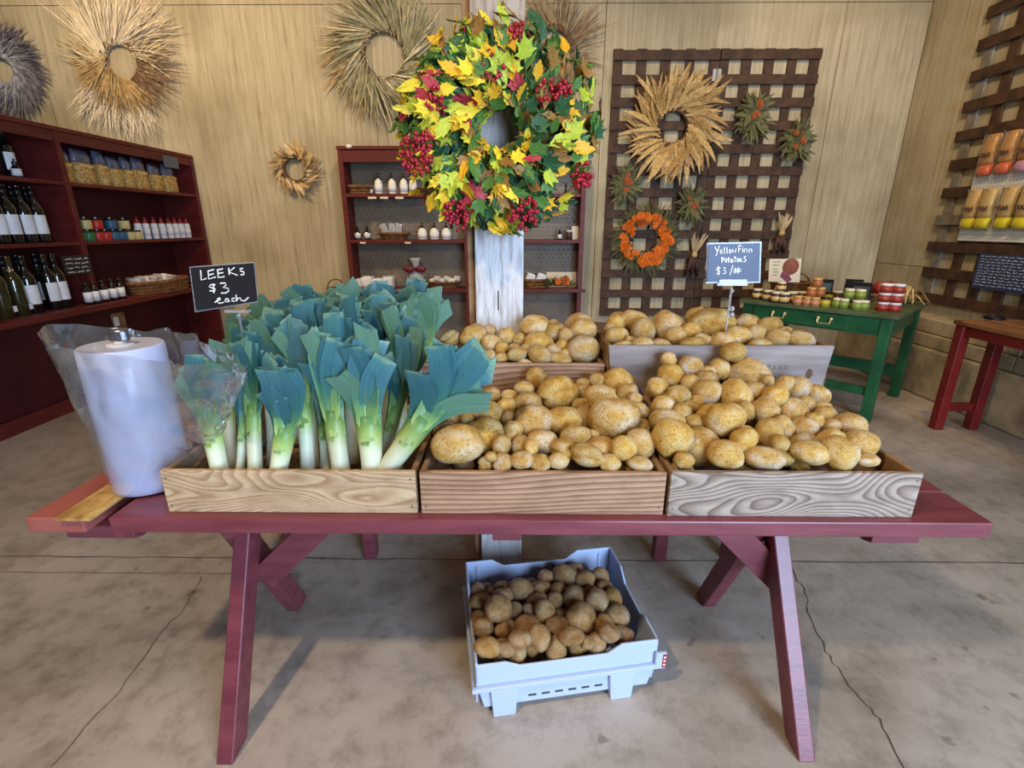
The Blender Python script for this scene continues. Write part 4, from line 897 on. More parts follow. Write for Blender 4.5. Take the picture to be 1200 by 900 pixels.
# husk wreath, each husk its own part
YL=LB-.05
hc=P(787,150,Y=YL); hw=thing('husk_wreath','golden corn husk wreath hung on the lattice','wreath',(hc.x,YL,hc.z))
MB().torus(hc+Vector((0,-.03,0)),.16,.03,24,8,'y').build('ring',M['twig'],hw)
HM=[]
for j in range(6):
    mb=MB(); r=random.Random(j); cv=r.uniform(-.4,.4); pts=[Vector((cv*s*s,-.12*math.sin(s*2.5),s)) for s in (0,.25,.5,.75,1)]
    mb.ribbon(pts,[.05,.12,.15,.10,.01],[Vector((1,.5*math.sin(k),0)).normalized() for k in range(5)]); HM.append(mb.mesh('husk',M['husk' if j%2 else 'husk2']))
for k in range(230):
    a=rng.uniform(0,2*PI); u=Vector((math.cos(a),0,math.sin(a))); t=Vector((-math.sin(a),0,math.cos(a)))*-1
    d=(u*1.0+t*rng.uniform(.3,1.9)+Vector((0,rng.uniform(-.35,0),0))).normalized(); y=Vector((rng.uniform(-.2,.2),-1,rng.uniform(-.2,.2))); x=d.cross(y).normalized(); y=x.cross(d)*-1
    o=D.objects.new('husk',rng.choice(HM)); COL.objects.link(o); o.parent=hw; s=rng.uniform(.20,.42)
    o.matrix_local=Matrix.Translation(u*rng.uniform(.13,.2)+Vector((0,-rng.uniform(.01,.08),0)))@Matrix((x,y,d)).transposed().to_4x4()@Matrix.Diagonal((s,s,s,1))
# orange flower wreath
oc=P(755,281,Y=YL); ow=thing('flower_wreath','bright orange flower wreath hung on the lattice','wreath',(oc.x,YL,oc.z))
MB().torus(oc+Vector((0,-.04,0)),.2,.035,24,8,'y').build('ring',M['dry_green'],ow)
mb=blades(MB(),oc,.2,.38,420,.012,.6); b_=mb.build('sprigs',M['dry_green'],ow); b_['kind']='stuff'
mb=blades(MB(),oc,.13,.2,70,.01,-.3); b_=mb.build('sprigs',M['gold_grass'],ow); b_['kind']='stuff'
fb=MB()
for i in range(7):
    a=2*PI*i/7
    for l,(rr_,zz) in enumerate(((1,.0),(.65,.3),(.3,.5))):
        aa=a+l*.4; fb.add([(0,-zz,0),(rr_*math.cos(aa-.35),-zz-.25,rr_*math.sin(aa-.35)),(rr_*1.1*math.cos(aa),-zz-.3,rr_*1.1*math.sin(aa)),(rr_*math.cos(aa+.35),-zz-.25,rr_*math.sin(aa+.35))],[(0,1,2,3)])
FM=[fb.mesh('flower',M['orange_flower']),fb.mesh('flower',M['rust'])]
for k in range(85):
    a=rng.uniform(0,2*PI); r_=rng.uniform(.155,.255); o=D.objects.new('flower',FM[rng.random()<.15]); COL.objects.link(o); o.parent=ow
    s=rng.uniform(.026,.042); o.location=(r_*math.cos(a),-.07-rng.uniform(0,.02),r_*math.sin(a)); o.scale=(s,)*3; o.rotation_euler=(rng.uniform(-.5,.5),rng.uniform(0,6),rng.uniform(-.5,.5))
# small dried bouquets
def bouquet(px,rw,rh,lab):
    c=P(*px,Y=YL); o=thing('dried_bouquet',lab,'bouquet',(c.x,YL,c.z-rh),'dried bouquets on the lattice')
    MB().tube([c+Vector((.01,-.01,rh)),c+Vector((0,-.03,0)),c+Vector((0,-.03,-rh*.5))],.008,6).build('stalk',M['straw'],o)
    mb=MB(); 
    for i in range(150):
        a=rng.uniform(0,2*PI); p=c+Vector((rw*.25*rng.uniform(-1,1),-rng.uniform(.02,.07),rh*.4*rng.uniform(-1,1))); d=Vector((math.cos(a)*rw,rng.uniform(-.06,0),math.sin(a)*rh*.8-rh*.1))*rng.uniform(.5,1.15)
        sd=Vector((-d.z,0,d.x)).normalized(); mb.ribbon([p,p+d*.5,p+d],[.012,.034,.006],sd)
    b_=mb.build('foliage',M['dry_green'],o); b_['kind']='stuff'
    for i in range(6):
        f=D.objects.new('flower',FM[1]); COL.objects.link(f); f.parent=o; s=rng.uniform(.016,.028); f.scale=(s,)*3
        f.location=(rw*.3*rng.uniform(-1,1),-.085,rh+rh*.45*rng.uniform(-1,1)); f.rotation_euler=(0,rng.uniform(0,6),0)
bouquet((881,136),.17,.22,'dried bouquet with green leaves right of the husk wreath, under two empty squares')
bouquet((931,165),.16,.2,'dried bouquet on the outer edge of the lattice')
bouquet((733,216),.16,.2,'dried bouquet between the husk wreath and the orange wreath')
bouquet((808,241),.14,.2,'dried bouquet directly under the husk wreath')
def cornbunch(px,h_,lab):
    c=P(*px,Y=YL); o=thing('corn_bunch',lab,'corn',(c.x,YL,c.z-h_),'indian corn bunches on the lattice')
    for i in range(3):
        dx=(i-1)*.05; MB().tube([c+Vector((dx*.3,-.03,-.01)),c+Vector((dx*.7,-.04,-h_*.45)),c+Vector((dx*1.3,-.03,-h_*.95))],[.016,.026,.008],8).build('cob',M['corn_dark'],o,smooth=True)
    for i in range(14):
        d=Vector((rng.uniform(-.45,.6),rng.uniform(-.2,0),1)).normalized()*h_*rng.uniform(.5,.95); sd=Vector((-d.z,.3,d.x)).normalized()
        MB().ribbon([c+Vector((0,-.03,-.02)),c+Vector((0,-.04,0))+d*.5,c+Vector((0,-.04,0))+d],[.012,.032,.008],sd).build('husk',M['straw'],o)
    MB().ball(c+Vector((0,-.045,-.01)),.032,8,6).build('bow',M['husk'],o)
cornbunch((914,272),.22,'dark indian corn bunch above the poster card')
cornbunch((812,297),.24,'dark indian corn bunch beside the orange flower wreath')

# ------------------------------------------------------------------ lattice on the right wall
XLt=XR-.002
o=thing('lattice_panel','large dark lattice carrying the white pegboard on the side wall','lattice',(XR,3.4,.8))
za=P(1071,346,X=XR-.04).z; zb=P(1136,25,X=XR-.04).z; ye=4.66; yn=2.2; pz=(zb-za)/10
for i in range(-0,13):
    z=za+pz*i; mt='lattice_old' if i==3 else 'lattice'
    MB().box((XLt-.044,yn,z-.042),(XLt-.022,ye+rng.uniform(-.012,.012),z+.042)).build('slat',M[mt],o,bev=.003)
k=0; y=ye-.13
while y>yn:
    MB().box((XLt-.021,y,za-.03),(XLt,y+.085,za+pz*12+.04)).build('slat',M['lattice_old' if k==0 else 'lattice'],o,bev=.003); y-=.225; k+=1
XP=XLt-.05
pg=thing('pegboard','white pegboard of snack packets hung on the lattice','board',(XP,3.8,1.3))
py1=P(1155,160,X=XP).y; pz1=P(1156,160,X=XP).z; pz0=P(1128,282,X=XP).z; py0=py1-1.0
MB().box((XP-.006,py0,pz0),(XP,py1,pz1)).build('sheet',M['peg'],pg)
hm=MB()
for i in range(int((py1-py0-.03)/.03)):
    for j in range(int((pz1-pz0-.03)/.03)):
        y=py1-.02-i*.03; z=pz0+.02+j*.03; hm.add([(XP-.0066,y-.003,z-.003),(XP-.0066,y+.003,z-.003),(XP-.0066,y+.003,z+.003),(XP-.0066,y-.003,z+.003)],[(0,1,2,3)])
b_=hm.build('peg_holes',M['slot'],pg); b_['kind']='stuff'
def packet_proto(key,top,bot):
    def pillow(z0,z1,wd,dp):
        mb=MB(); vs=[];fs=[]
        for j,t in enumerate((0,.15,.5,.85,1)):
            dd=dp*math.sin(PI*min(max(t*.8+.1,0),1)) if 0<t<1 else dp*.25
            for (x,y) in ((-wd/2,0),(-wd/4,-dd),(wd/4,-dd),(wd/2,0),(wd/4,dd*.2),(-wd/4,dd*.2)): vs.append((x,y,z0+(z1-z0)*t))
        for j in range(4):
            for k in range(6): k2=(k+1)%6; fs.append((j*6+k,j*6+k2,(j+1)*6+k2,(j+1)*6+k))
        return mb.add(vs,fs+[tuple(range(5,-1,-1)),tuple(range(24,30))])
    PROTO[key]=[('pouch',pillow(.075,.30,.14,.03).mesh('pouch',M[top],True),None),('label_band',pillow(0,.08,.142,.032).mesh('label_band',M[bot],True),None),('print_mark',MB().tube([(-.05+.1*i/12,-.0325,.15+.02*math.sin(i*1.9)) for i in range(13)],.004,4).mesh('print_mark',M['corn_dark']),0),('hang_hook',MB().tube([(0,.03,.285),(0,-.06,.285),(0,-.06,.30)],.003,5).mesh('hang_hook',M['metal']),None)]
packet_proto('pk1','pk_tan','pk_orange'); packet_proto('pk2','pk_brown','pk_pink'); packet_proto('pk3','pk_pale','pk_yellow')
for i in range(6):
    y=py1-.11-i*.155
    inst('pk2' if i%3==2 else 'pk1','snack_packet','%s snack packet on the upper row of the pegboard'%('brown packet with pink band,' if i%3==2 else 'tan packet with orange band,'),'packet',(XP-.035,y,P(1160,206,X=XP).z),rz=-PI/2,group='packets on the upper pegs')
for i in range(6):
    y=py1-.085-i*.15+(.012 if i==1 else 0)
    inst('pk3','snack_packet','pale snack packet with yellow band on the lower row of the pegboard','packet',(XP-.035-.004*(i%2),y,P(1150,268,X=XP).z),rz=-PI/2,group='packets on the lower pegs')
# chalk menu under it
XB=XLt-.05; my1=P(1149,300,X=XB).y; mz1=P(1150,297,X=XB).z; mz0=P(1148,338,X=XB).z
mb_=thing('chalk_menu','blackboard of small white handwriting hung on the lattice below the pegboard','sign',(XB,my1-.35,mz0))
MB().box((XB-.012,my1-.7,mz0),(XB,my1,mz1)).build('slate',M['chalkblue'],mb_,bev=.002)
sc=MB(); z=mz1-.018
while z>mz0+.012:
    y=my1-.02
    while y>my1-.66:
        L_=rng.uniform(.02,.06); pts=[(XB-.0128,y-L_*i/8,z+rng.uniform(-.005,.006)) for i in range(9)]; sc.tube(pts,.0012,3,caps=False); y-=L_+.012
    z-=.022
sc.build('handwriting',M['label'],mb_)

# ------------------------------------------------------------------ shelf boards helper
def board(o,lo,hi,mat='maroon',nm='shelf_board'): return MB().box(lo,hi).build(nm,M[mat],o,bev=.003)

# ------------------------------------------------------------------ middle wall shelf
SF=BW-.25
sx0=P(394,168,Y=SF).x; sx1=P(686,240,Y=SF).x; smid=P(548,340,Y=SF).x
sz=[P(430,338,Y=SF).z,P(430,281,Y=SF).z,P(430,227,Y=SF).z,P(430,171,Y=SF).z]
bs=thing('wall_shelf','maroon open wall shelf with wire mesh back behind the post','shelf',((sx0+sx1)/2,BW-.12,0))
for a,b_,nm in ((sx0,sx0+.045,'upright'),(sx1-.045,sx1,'upright'),(smid-.022,smid+.022,'divider')):
    board(bs,(a,SF,0),(b_,BW-.012,sz[3] if nm!='divider' else sz[3]-.03),nm=nm)
board(bs,(sx0-.005,SF-.01,sz[3]-.03),(sx1+.005,BW-.012,sz[3]+.0),nm='top_board')
board(bs,(sx0+.045,SF+.005,sz[3]-.14),(sx1-.045,SF+.03,sz[3]-.031),nm='top_rail')
for z,pr in ((sz[0],.05),(sz[1],.0),(sz[2],.0)): 
    for a,b_ in ((sx0+.046,smid-.023),(smid+.023,sx1-.046)): board(bs,(a,SF-pr-.002,z-.032),(b_,BW-.012,z))
board(bs,(sx0-.03,SF-.06,sz[0]-.034),(sx1+.03,SF-.053,sz[0]+.002),nm='counter_lip')
board(bs,(sx0+.046,BW-.03,.06),(sx1-.046,BW-.018,sz[3]-.03),'wirebg','back_panel')
wm=MB(); hx=.05; hy=.0433; r0=0
def wseg(a,b_): wm.beam(a,b_,.0035,.002,(0,1,0))
zr=sz[0]; yq=BW-.04
nx=int((sx1-sx0-.1)/hx); nz=int((sz[3]-sz[0]-.1)/hy)
for j in range(nz):
    for i in range(nx):
        x=sx0+.07+i*hx+(hx/2 if j%2 else 0); z=zr+.02+j*hy
        wseg((x,yq,z),(x,yq,z+.026)); wseg((x,yq,z+.026),(x+hx/2,yq,z+hy)); wseg((x,yq,z+.026),(x-hx/2,yq,z+hy))
b_=wm.build('chicken_wire',M['wire'],bs); b_['kind']='stuff'
MB().ball((sx0+.12,SF-.012,sz[3]-.004),.022,8,6,(1.3,.5,.8)).build('paint_chip',M['label'],bs)
for x in (436,450,468): q=P(x,231,Y=SF-.004); MB().box((q.x-.04,SF-.006,q.z-.016),(q.x+.04,SF-.003,q.z+.004)).build('price_tag',M['card'],bs)
for x in (425,478): q=P(x,284,Y=SF-.004); MB().box((q.x-.03,SF-.006,q.z-.012),(q.x+.03,SF-.003,q.z+.004)).build('price_tag',M['card'],bs)

# bottle prototypes (metres, standing on z=0)
def pro(key,parts): PROTO[key]=[(n,mb.mesh(n,M[mt],sm),pi) for n,mb,mt,sm,pi in parts]
def arc(r,z0,z1,half,n=10):
    mb=MB(); vs=[];fs=[]
    for i in range(n+1):
        a=rad(-90-half+2*half*i/n); vs+=[(r*math.cos(a),r*math.sin(a),z0),(r*math.cos(a),r*math.sin(a),z1)]
        if i: fs.append((2*i-2,2*i,2*i+1,2*i-1))
    return mb.add(vs,fs)
pro('pump',[('bottle',MB().lathe([(.034,0),(.037,.006),(.037,.10),(.03,.122),(.014,.132),(.014,.142)],18),'pump',True,None),('pump_head',MB().lathe([(.015,.142),(.015,.156),(.005,.16),(.005,.178),(.012,.18),(.012,.19)],10).box((-.004,-.04,.18),(.004,.0,.188)),'black',False,None),('label',MB().lathe([(.0375,.02),(.0375,.09)],18),'label',True,None)])
pro('roundpump',[('bottle',MB().lathe([(.04,0),(.046,.008),(.046,.075),(.036,.10),(.015,.108),(.015,.115)],18),'pump',True,None),('pump_head',MB().lathe([(.018,.115),(.018,.135),(.006,.138),(.006,.15),(.014,.152),(.014,.16)],10),'black',False,None),('label',MB().lathe([(.0465,.015),(.0465,.068)],18),'label',True,None)])
pro('dropper',[('bottle',MB().lathe([(.022,0),(.024,.004),(.024,.055),(.012,.066),(.012,.07)],14),'bottle',True,None),('cap',MB().lathe([(.013,.07),(.013,.09),(.005,.093),(.006,.105)],12),'black',False,None),('label',MB().lathe([(.0245,.01),(.0245,.05)],14),'label',True,None)])
pro('wine',[('glass',MB().lathe([(.034,0),(.0375,.006),(.0375,.185),(.033,.205),(.016,.235),(.0145,.25),(.0145,.30),(.016,.302),(.016,.312),(.0145,.314)],20),'bottle',True,None),('label',arc(.0382,.05,.155,70),'label',True,None),('capsule',MB().lathe([(.0158,.25),(.0158,.300)],14),'capsule',True,None)])
pro('oil',[('glass',MB().lathe([(.034,0),(.0375,.006),(.0375,.185),(.033,.205),(.016,.235),(.0145,.25),(.0145,.30),(.016,.302),(.016,.312),(.0145,.314)],20),'bottle2',True,None),('neck_band',MB().lathe([(.0165,.225),(.0155,.245)],14),'brass',True,None),('tag',MB().box((.01,-.039,.03),(.03,-.0375,.06)),'label',False,None)])
pro('vinegar',[('bottle',MB().lathe([(.022,0),(.024,.005),(.024,.095),(.012,.115),(.011,.14)],14),'bottle',True,None),('label',MB().lathe([(.0245,.02),(.0245,.085)],14),'label',True,None),('cap',MB().lathe([(.0125,.125),(.0125,.15)],10),'black',True,None)])
pro('spray',[('bottle',MB().lathe([(.026,0),(.028,.004),(.028,.125),(.022,.135)],14),'bot_white',True,None),('cap',MB().lathe([(.02,.135),(.02,.15),(.008,.175),(.006,.19)],10),'cap_red',True,None),('label',MB().lathe([(.0284,.03),(.0284,.10)],14),'label',True,None)])
for c in ('green','red','blue','cream'): pro('tin_'+c,[('tin',MB().lathe([(.04,0),(.042,.003),(.042,.062),(.04,.065)],18),'tin_'+c,True,None),('lid',MB().lathe([(.043,.065),(.043,.076),(.04,.078)],18),'black',True,None),('knob',MB().lathe([(.006,.078),(.008,.085),(.004,.088)],8),'label',True,None)])
def jar(key,body,lid,r=.036,h=.055): pro(key,[('jar',MB().lathe([(r*.9,0),(r,.004),(r,h*.85),(r*.85,h)],16),body,True,None),('lid',MB().lathe([(r*.92,h),(r*.92,h+.014),(r*.85,h+.016)],16),lid,True,None),('label',MB().lathe([(r*1.01,h*.2),(r*1.01,h*.7)],16),'card_tan' if 'dark' in key else body,True,None)])
jar('jar_dark','glassjar','lid_cream',.045,.075); jar('jar_orange','jam_orange','lid_gold'); jar('jar_peach','jam_peach','lid_gold'); jar('jar_yellow','jam_yellow','bookblack'); jar('jar_lime','jam_lime','lid_cream'); jar('jar_red','jam_red','lid_white',.042,.05); jar('jar_tall','glassjar','lid_white',.035,.08)
def basket(key,r,h,sx,sy,flare=1.15,handle=False):
    mb=MB(); n=max(3,int(h/.018))
    for i in range(n): mb.torus((0,0,.009+i*h/n),r*(1+(flare-1)*i/n),.011,22,6,'z',sx,sy)
    ps=[('weave',mb,'wicker',True,None),('base',MB().lathe([(r*.98,0),(r*.98,.01)],20,sx=sx,sy=sy),'wicker',False,None),('rim',MB().torus((0,0,h),r*flare,.015,24,6,'z',sx,sy),'wicker',True,None)]
    if handle: ps.append(('handle',MB().tube([(r*flare*sx*math.cos(a),0,h+r*1.1*math.sin(a)) for a in np.linspace(0,PI,12)],.008,6),'wicker',True,None))
    pro(key,ps)
basket('bowl',.085,.06,1.3,.9,1.35); basket('small_basket',.07,.06,1.25,.8); basket('tray',.16,.075,1.5,.75,1.05); basket('handled',.10,.09,1.0,1.0,1.1,True); basket('wide',.12,.07,1.4,.8,1.25)
# row 1 of the middle shelf
onz=lambda x,z,dy=.10: Vector((P(x,200,Y=SF+dy).x if False else (x-606)/F_PX*0,0,0))
def at(x,y,z,dy=.1):
    p=P(x,y,Y=SF+dy); return (p.x,SF+dy,z)
g='pump bottles on the middle wall shelf'
inst('small_basket','wicker_basket','small brown basket on the top row of the middle wall shelf','basket',at(421,217,sz[2]),scale=1.15)
inst('dropper','dropper_bottle','small dark bottle beside the basket on the top row of the middle wall shelf','bottle',at(434,217,sz[2]),scale=.9)
for x in (443.5,459.5,473,484): inst('pump','pump_bottle','tall cream pump bottle on the top row of the middle wall shelf','bottle',at(x,217,sz[2]),rz=rng.uniform(-1,1),group=g,scale=1.02)
for x in (419,430.5): inst('dropper','dropper_bottle','small dark bottle with white label on the second row of the middle wall shelf','bottle',at(x,274,sz[1]),group='dropper bottles on the middle wall shelf',scale=1.25)
inst('bowl','wicker_bowl','wicker bowl of wrapped soaps on the second row of the middle wall shelf','basket',at(462,274,sz[1]))
def pack(name,lab,cat,c,s,mat,rot=(0,0,0),grp=None):
    """a soft wrapped bundle"""
    bm=bmesh.new(); bmesh.ops.create_cube(bm,size=1); bmesh.ops.subdivide_edges(bm,edges=bm.edges,cuts=3,use_grid_fill=True)
    for v in bm.verts:
        r_=1+.35*mnoise.noise(v.co*3+Vector(c)); v.co*=r_*(1-.12*v.co.length)
    me=D.meshes.new(name); bm.to_mesh(me); bm.free(); me.materials.append(M[mat]); me.polygons.foreach_set('use_smooth',[True]*len(me.polygons))
    o=D.objects.new(name,me); COL.objects.link(o); o.location=(c[0],c[1],c[2]+s[2]*.45); o.scale=s; o.rotation_euler=rot; return tag(o,lab,cat,grp)
p=at(462,274,sz[1]); 
for i,(dx,rz_) in enumerate(((-.09,-.7),(-.015,-.1),(.05,.15))): pack('wrapped_soap','cellophane wrapped soap standing in the wicker bowl','soap',(p[0]+dx,p[1],p[2]+.035),(.07,.04,.13),'frost',(0,rz_*.7,0),'soaps in the wicker bowl')
for x in (495,509,523): inst('roundpump','pump_bottle','round cream pump bottle on the second row of the middle wall shelf','bottle',at(x,274,sz[1]),group='round bottles on the middle wall shelf')
inst('jar_tall','glass_jar','jar with white lid near the end upright of the middle wall shelf','jar',at(667,274,sz[1]),scale=.95); 
p=at(656,274,sz[1]); inst('dropper','amber_bottle','small bottle beside the white lidded jar of the middle wall shelf','bottle',p)
p=at(676,270,sz[1]); fr=MB().box((p[0]-.05,p[1]+.02,p[2]),(p[0]+.03,p[1]+.03,p[2]+.13)).build('picture_card',M['card']); tag(fr,'small cream card leaning at the end of the middle wall shelf','card')
p=at(434,327,sz[0]); 
for i in range(4): pack('folded_cloth','white folded cloth on the counter of the middle wall shelf','cloth',(p[0]-.14+i*.11,p[1],p[2]),(.12,.12,.10+.02*(i%2)),'label',(0,0,rng.uniform(-.2,.2)),'cloths on the shelf counter')
p=at(488,327,sz[0]); gb=thing('gift_bag','clear gift bag tied with a dark red bow on the shelf counter','bag',p)
mb=MB().lathe([(.07,0),(.085,.02),(.08,.12),(.02,.19),(.015,.20),(.05,.27),(.06,.30)],14,p,sy=.7); mb.build('cellophane',M['frost'],gb,smooth=True)
for s in (-1,1): MB().ball((p[0]+s*.06,p[1]-.05,p[2]+.19),.05,8,6,(1.2,.4,.7)).build('bow_loop',M['bow_red'],gb,smooth=True)
MB().ball((p[0],p[1]-.06,p[2]+.195),.018,8,6).build('bow_knot',M['bow_red'],gb)
inst('wide','wicker_basket','wide basket of wrapped soaps on the counter of the middle wall shelf','basket',at(520,327,sz[0]),scale=.82)
p=at(520,327,sz[0])
for i in range(6): pack('wrapped_soap','round pale soap piled in the wide basket on the shelf counter','soap',(p[0]-.11+.05*i,p[1]+rng.uniform(-.03,.03),p[2]+.05+.02*(i%2)),(.07,.07,.05),('pump','cloth')[i%2],(0,rng.uniform(-.5,.5),0),'soaps in the wide basket')
inst('handled','wicker_basket','round wicker basket with handle beside the middle wall shelf','basket',(sx0-.19,BW-.13,sz[0]-.09),scale=.85)
# little bracket shelf that carries it
bk_=MB().box((sx0-.31,BW-.24,sz[0]-.115),(sx0-.04,BW-.002,sz[0]-.09)).build('bracket_shelf',M['maroon']); tag(bk_,'short maroon ledge beside the middle wall shelf','shelf')
p=P(412,331,Y=SF-.03); cdp=MB().box((p.x-.06,SF-.05,sz[0]+.002),(p.x+.06,SF-.045,sz[0]+.04)).build('price_card',M['label']); tag(cdp,'blank white price card on the counter edge of the middle wall shelf','card')
inst('small_basket','wicker_basket','brown basket of white packets on the counter beside the post','basket',at(628,330,sz[0]),scale=1.25)
p=at(628,330,sz[0])
for i in range(2): pack('paper_packet','white packet standing in the basket beside the post','packet',(p[0]-.06+.11*i,p[1],p[2]+.05),(.09,.03,.10),'label',(0,.35,0),'packets in the basket beside the post')
p=at(655,332,sz[0],.0); fa=thing('flower_swag','dried flower swag with orange blooms on the counter of the middle wall shelf','bouquet',p)
mb=MB(); 
for i in range(120):
    a=rng.uniform(0,2*PI); d=Vector((math.cos(a)*.16,rng.uniform(-.08,.05),abs(math.sin(a))*.1))*rng.uniform(.4,1); c=Vector(p)+Vector((rng.uniform(-.08,.08),0,.03)); sd=Vector((-d.z,.1,d.x)).normalized(); mb.ribbon([c,c+d*.6,c+d],[.008,.022,.003],sd)
b_=mb.build('foliage',M['dry_green'],fa); b_['kind']='stuff'
for i in range(6):
    f=D.objects.new('flower',FM[i%2]); COL.objects.link(f); f.parent=fa; s=rng.uniform(.022,.034); f.scale=(s,)*3; f.location=(rng.uniform(-.02,.12),-.06,rng.uniform(.05,.12)); f.rotation_euler=(0,rng.uniform(0,6),0)
p=at(665,318,sz[0],.18); tag(MB().box((p[0]-.22,p[1],p[2]),(p[0]+.1,p[1]+.012,p[2]+.15)).build('backing_card',M['card']),'plain tan card standing behind the flower swag','card')

# ------------------------------------------------------------------ wine shelf on the left
XS=-3.25; XB_=-3.60; XC=-3.10; DY=3.79; YE=BW-.015; YS=1.9
zs=[.862,1.31,1.725,2.09]
ws=thing('wine_shelf','tall maroon shelving unit with wine bottles and pasta along the side','shelf',((XS+XB_)/2,3.6,0))
board(ws,(XB_-.02,YS,.0),(XB_,YE,zs[3]),'maroon_in','back_panel')
board(ws,(XB_,YS,zs[3]-.03),(XS+.005,YE,zs[3]),nm='top_board')
for y in (YS,DY-.02,YE-.04): board(ws,(XB_,y,zs[0]),(XS,y+.04,zs[3]-.031),nm='upright')
for y0,y1 in ((YS+.041,DY-.021),(DY+.021,YE-.041)):
    for z in zs[1:3]: board(ws,(XB_,y0,z-.025),(XS-.004,y1,z))
    board(ws,(XS-.025,y0,zs[3]-.10),(XS-.004,y1,zs[3]-.031),nm='top_rail')
board(ws,(XB_,YS,zs[0]-.04),(XC,YE,zs[0]),nm='counter')
for y in (YS,YE-.04): board(ws,(XB_,y,0),(XS,y+.04,zs[0]-.041),nm='lower_upright')
board(ws,(XB_,YS+.041,.0),(XB_+.03,YE-.041,.11),nm='kick_board')
q=P(139,377,X=XB_+.003); op=thing('outlet_plate','white outlet on a bare wood plate below the counter of the wine shelf','outlet',(XB_,q.y,q.z-.1))
MB().box((XB_+.0005,q.y-.07,q.z-.1),(XB_+.012,q.y+.07,q.z+.08)).build('plate',M['crate_in'],op); MB().box((XB_+.0125,q.y-.065,q.z-.03),(XB_+.02,q.y-.015,q.z+.05)).build('socket',M['white'],op)
def ys(x,y,X=XS-.09): return P(x,y,X=X).y
# pasta bags
def pasta_bag(y,wd,h_,i):
    lab='clear bag of dried pasta with folded top on the upper row of the wine shelf'
    o=thing('pasta_bag',lab,'bag',(XS-.10,y,zs[2]),'pasta bags on the wine shelf')
    def pil(z0,z1,wb,dp,top=.6):
        mb=MB(); vs=[];fs=[]; n=12
        for j in range(6):
            t=j/5; k=1-(1-top)*max(0,t-.6)/.4
            for q in range(n): a=2*PI*q/n; vs.append((XS-.10+dp*math.sin(a)*k*(1+.15*mnoise.noise(Vector((a,t*3,i)))),y+wb/2*math.copysign(abs(math.cos(a))**.6,math.cos(a))*(1-.06*t),z0+(z1-z0)*t))
        for j in range(5):
            for q in range(n): q2=(q+1)%n; fs.append((j*n+q,j*n+q2,(j+1)*n+q2,(j+1)*n+q))
        return mb.add(vs,fs+[tuple(range(n-1,-1,-1)),tuple(range(60,72))])
    pil(.001+zs[2],zs[2]+h_*.62,wd,.055).build('pasta_fill',M['pasta'],o,smooth=True)
    pil(zs[2]+h_*.62,zs[2]+h_,wd*.95,.034,.15).build('clear_top',M['bluefilm'],o,smooth=True)
    MB().box((XS-.066,y-wd*.38,zs[2]+h_*.5),(XS-.060,y+wd*.38,zs[2]+h_*.58)).build('paper_band',M['card_tan'],o)
for i,(a,b_) in enumerate(((66,88),(88,113),(114,128),(128,144),(144,156),(157,173),(175,189),(190,206))):
    y0=ys(a,205); y1=ys(b_,215); pasta_bag((y0+y1)/2,abs(y1-y0)*.96,.235+.015*(i%3),i)
q=P(201,190,X=XS+.006); pcd=MB().box((XS-.003,q.y-.1,q.z-.05),(XS+.003,q.y+.1,q.z+.05)).build('price_card',M['bookgrey']); tag(pcd,'glossy grey price card fixed to the end of the wine shelf','card')
S7=6.43
def y7(cx_,cy_): return ys(60+cx_/S7,160+cy_/S7,XS-.05)
for c,lst in (('green',(215,283)),('red',(355,412)),('blue',(475,532)),('cream',(592,642))):
    for cx_ in lst: inst('tin_'+c,'spice_tin','%s spice tin in the bottom layer on the wine shelf'%c,'tin',(XS-.05,y7(cx_,755),zs[1]),group='bottom layer of spice tins')
for c,cx_ in (('green',203),('cream',280),('red',365),('blue',470),('cream',568)): inst('tin_'+c,'spice_tin','%s spice tin stacked on top of the other tins'%c,'tin',(XS-.05,y7(cx_,755),zs[1]+.089),group='upper layer of spice tins')
for cx_ in (668,728,790,848,902,948,990,1034): inst('spray','white_bottle','white bottle with red cap in the row beside the spice tins','bottle',(XS-.05,y7(cx_,750),zs[1]),group='red capped bottles on the wine shelf',scale=1.0)
# wine bottles
inst('wine','wine_bottle','dark bottle standing alone on the upper row of the wine shelf','bottle',(XS-.12,ys(14,203,XS-.12),zs[2]),rz=PI/2,scale=1.02)
inst('dropper','dropper_bottle','tiny bottle beside the lone bottle on the upper row of the wine shelf','bottle',(XS-.06,ys(20,203,XS-.06),zs[2]),scale=1.1)
for x in (2,18,35,50): inst('wine','wine_bottle','dark wine bottle with white label on the middle row of the wine shelf','bottle',(XS-.07,ys(x,278,XS-.07),zs[1]),rz=PI/2,group='wine bottles on the middle row',scale=1.18)
for x in (12,28,44): inst('wine','wine_bottle','dark wine bottle in the rear row behind the labelled bottles','bottle',(XS-.18,ys(x,278,XS-.18),zs[1]),rz=-PI/2,group='wine bottles at the back of the middle row',scale=1.18)
for x,k in ((4,'oil'),(24,'oil'),(40,'wine'),(65,'wine'),(76,'wine')): inst(k,'wine_bottle' if k=='wine' else 'oil_bottle','%s on the counter of the wine shelf'%('dark wine bottle with white label' if k=='wine' else 'olive glass oil bottle with brass neck band'),'bottle',(XC-.16,ys(x,358,XC-.16),zs[0]),rz=PI/2,group='bottles on the wine counter',scale=1.2)
for x in (15,33,54): inst('wine','wine_bottle','dark wine bottle in the rear row on the counter of the wine shelf','bottle',(XC-.28,ys(x,350,XC-.28),zs[0]),rz=PI/2,group='rear bottles on the wine counter',scale=1.2)
for x in (104,113,124,134.5,144): inst('vinegar','vinegar_bottle','small dark bottle with white label on the counter beside the wicker tray','bottle',(XC-.08,ys(x,350,XC-.08),zs[0]),group='small bottles on the wine counter',scale=1.1)
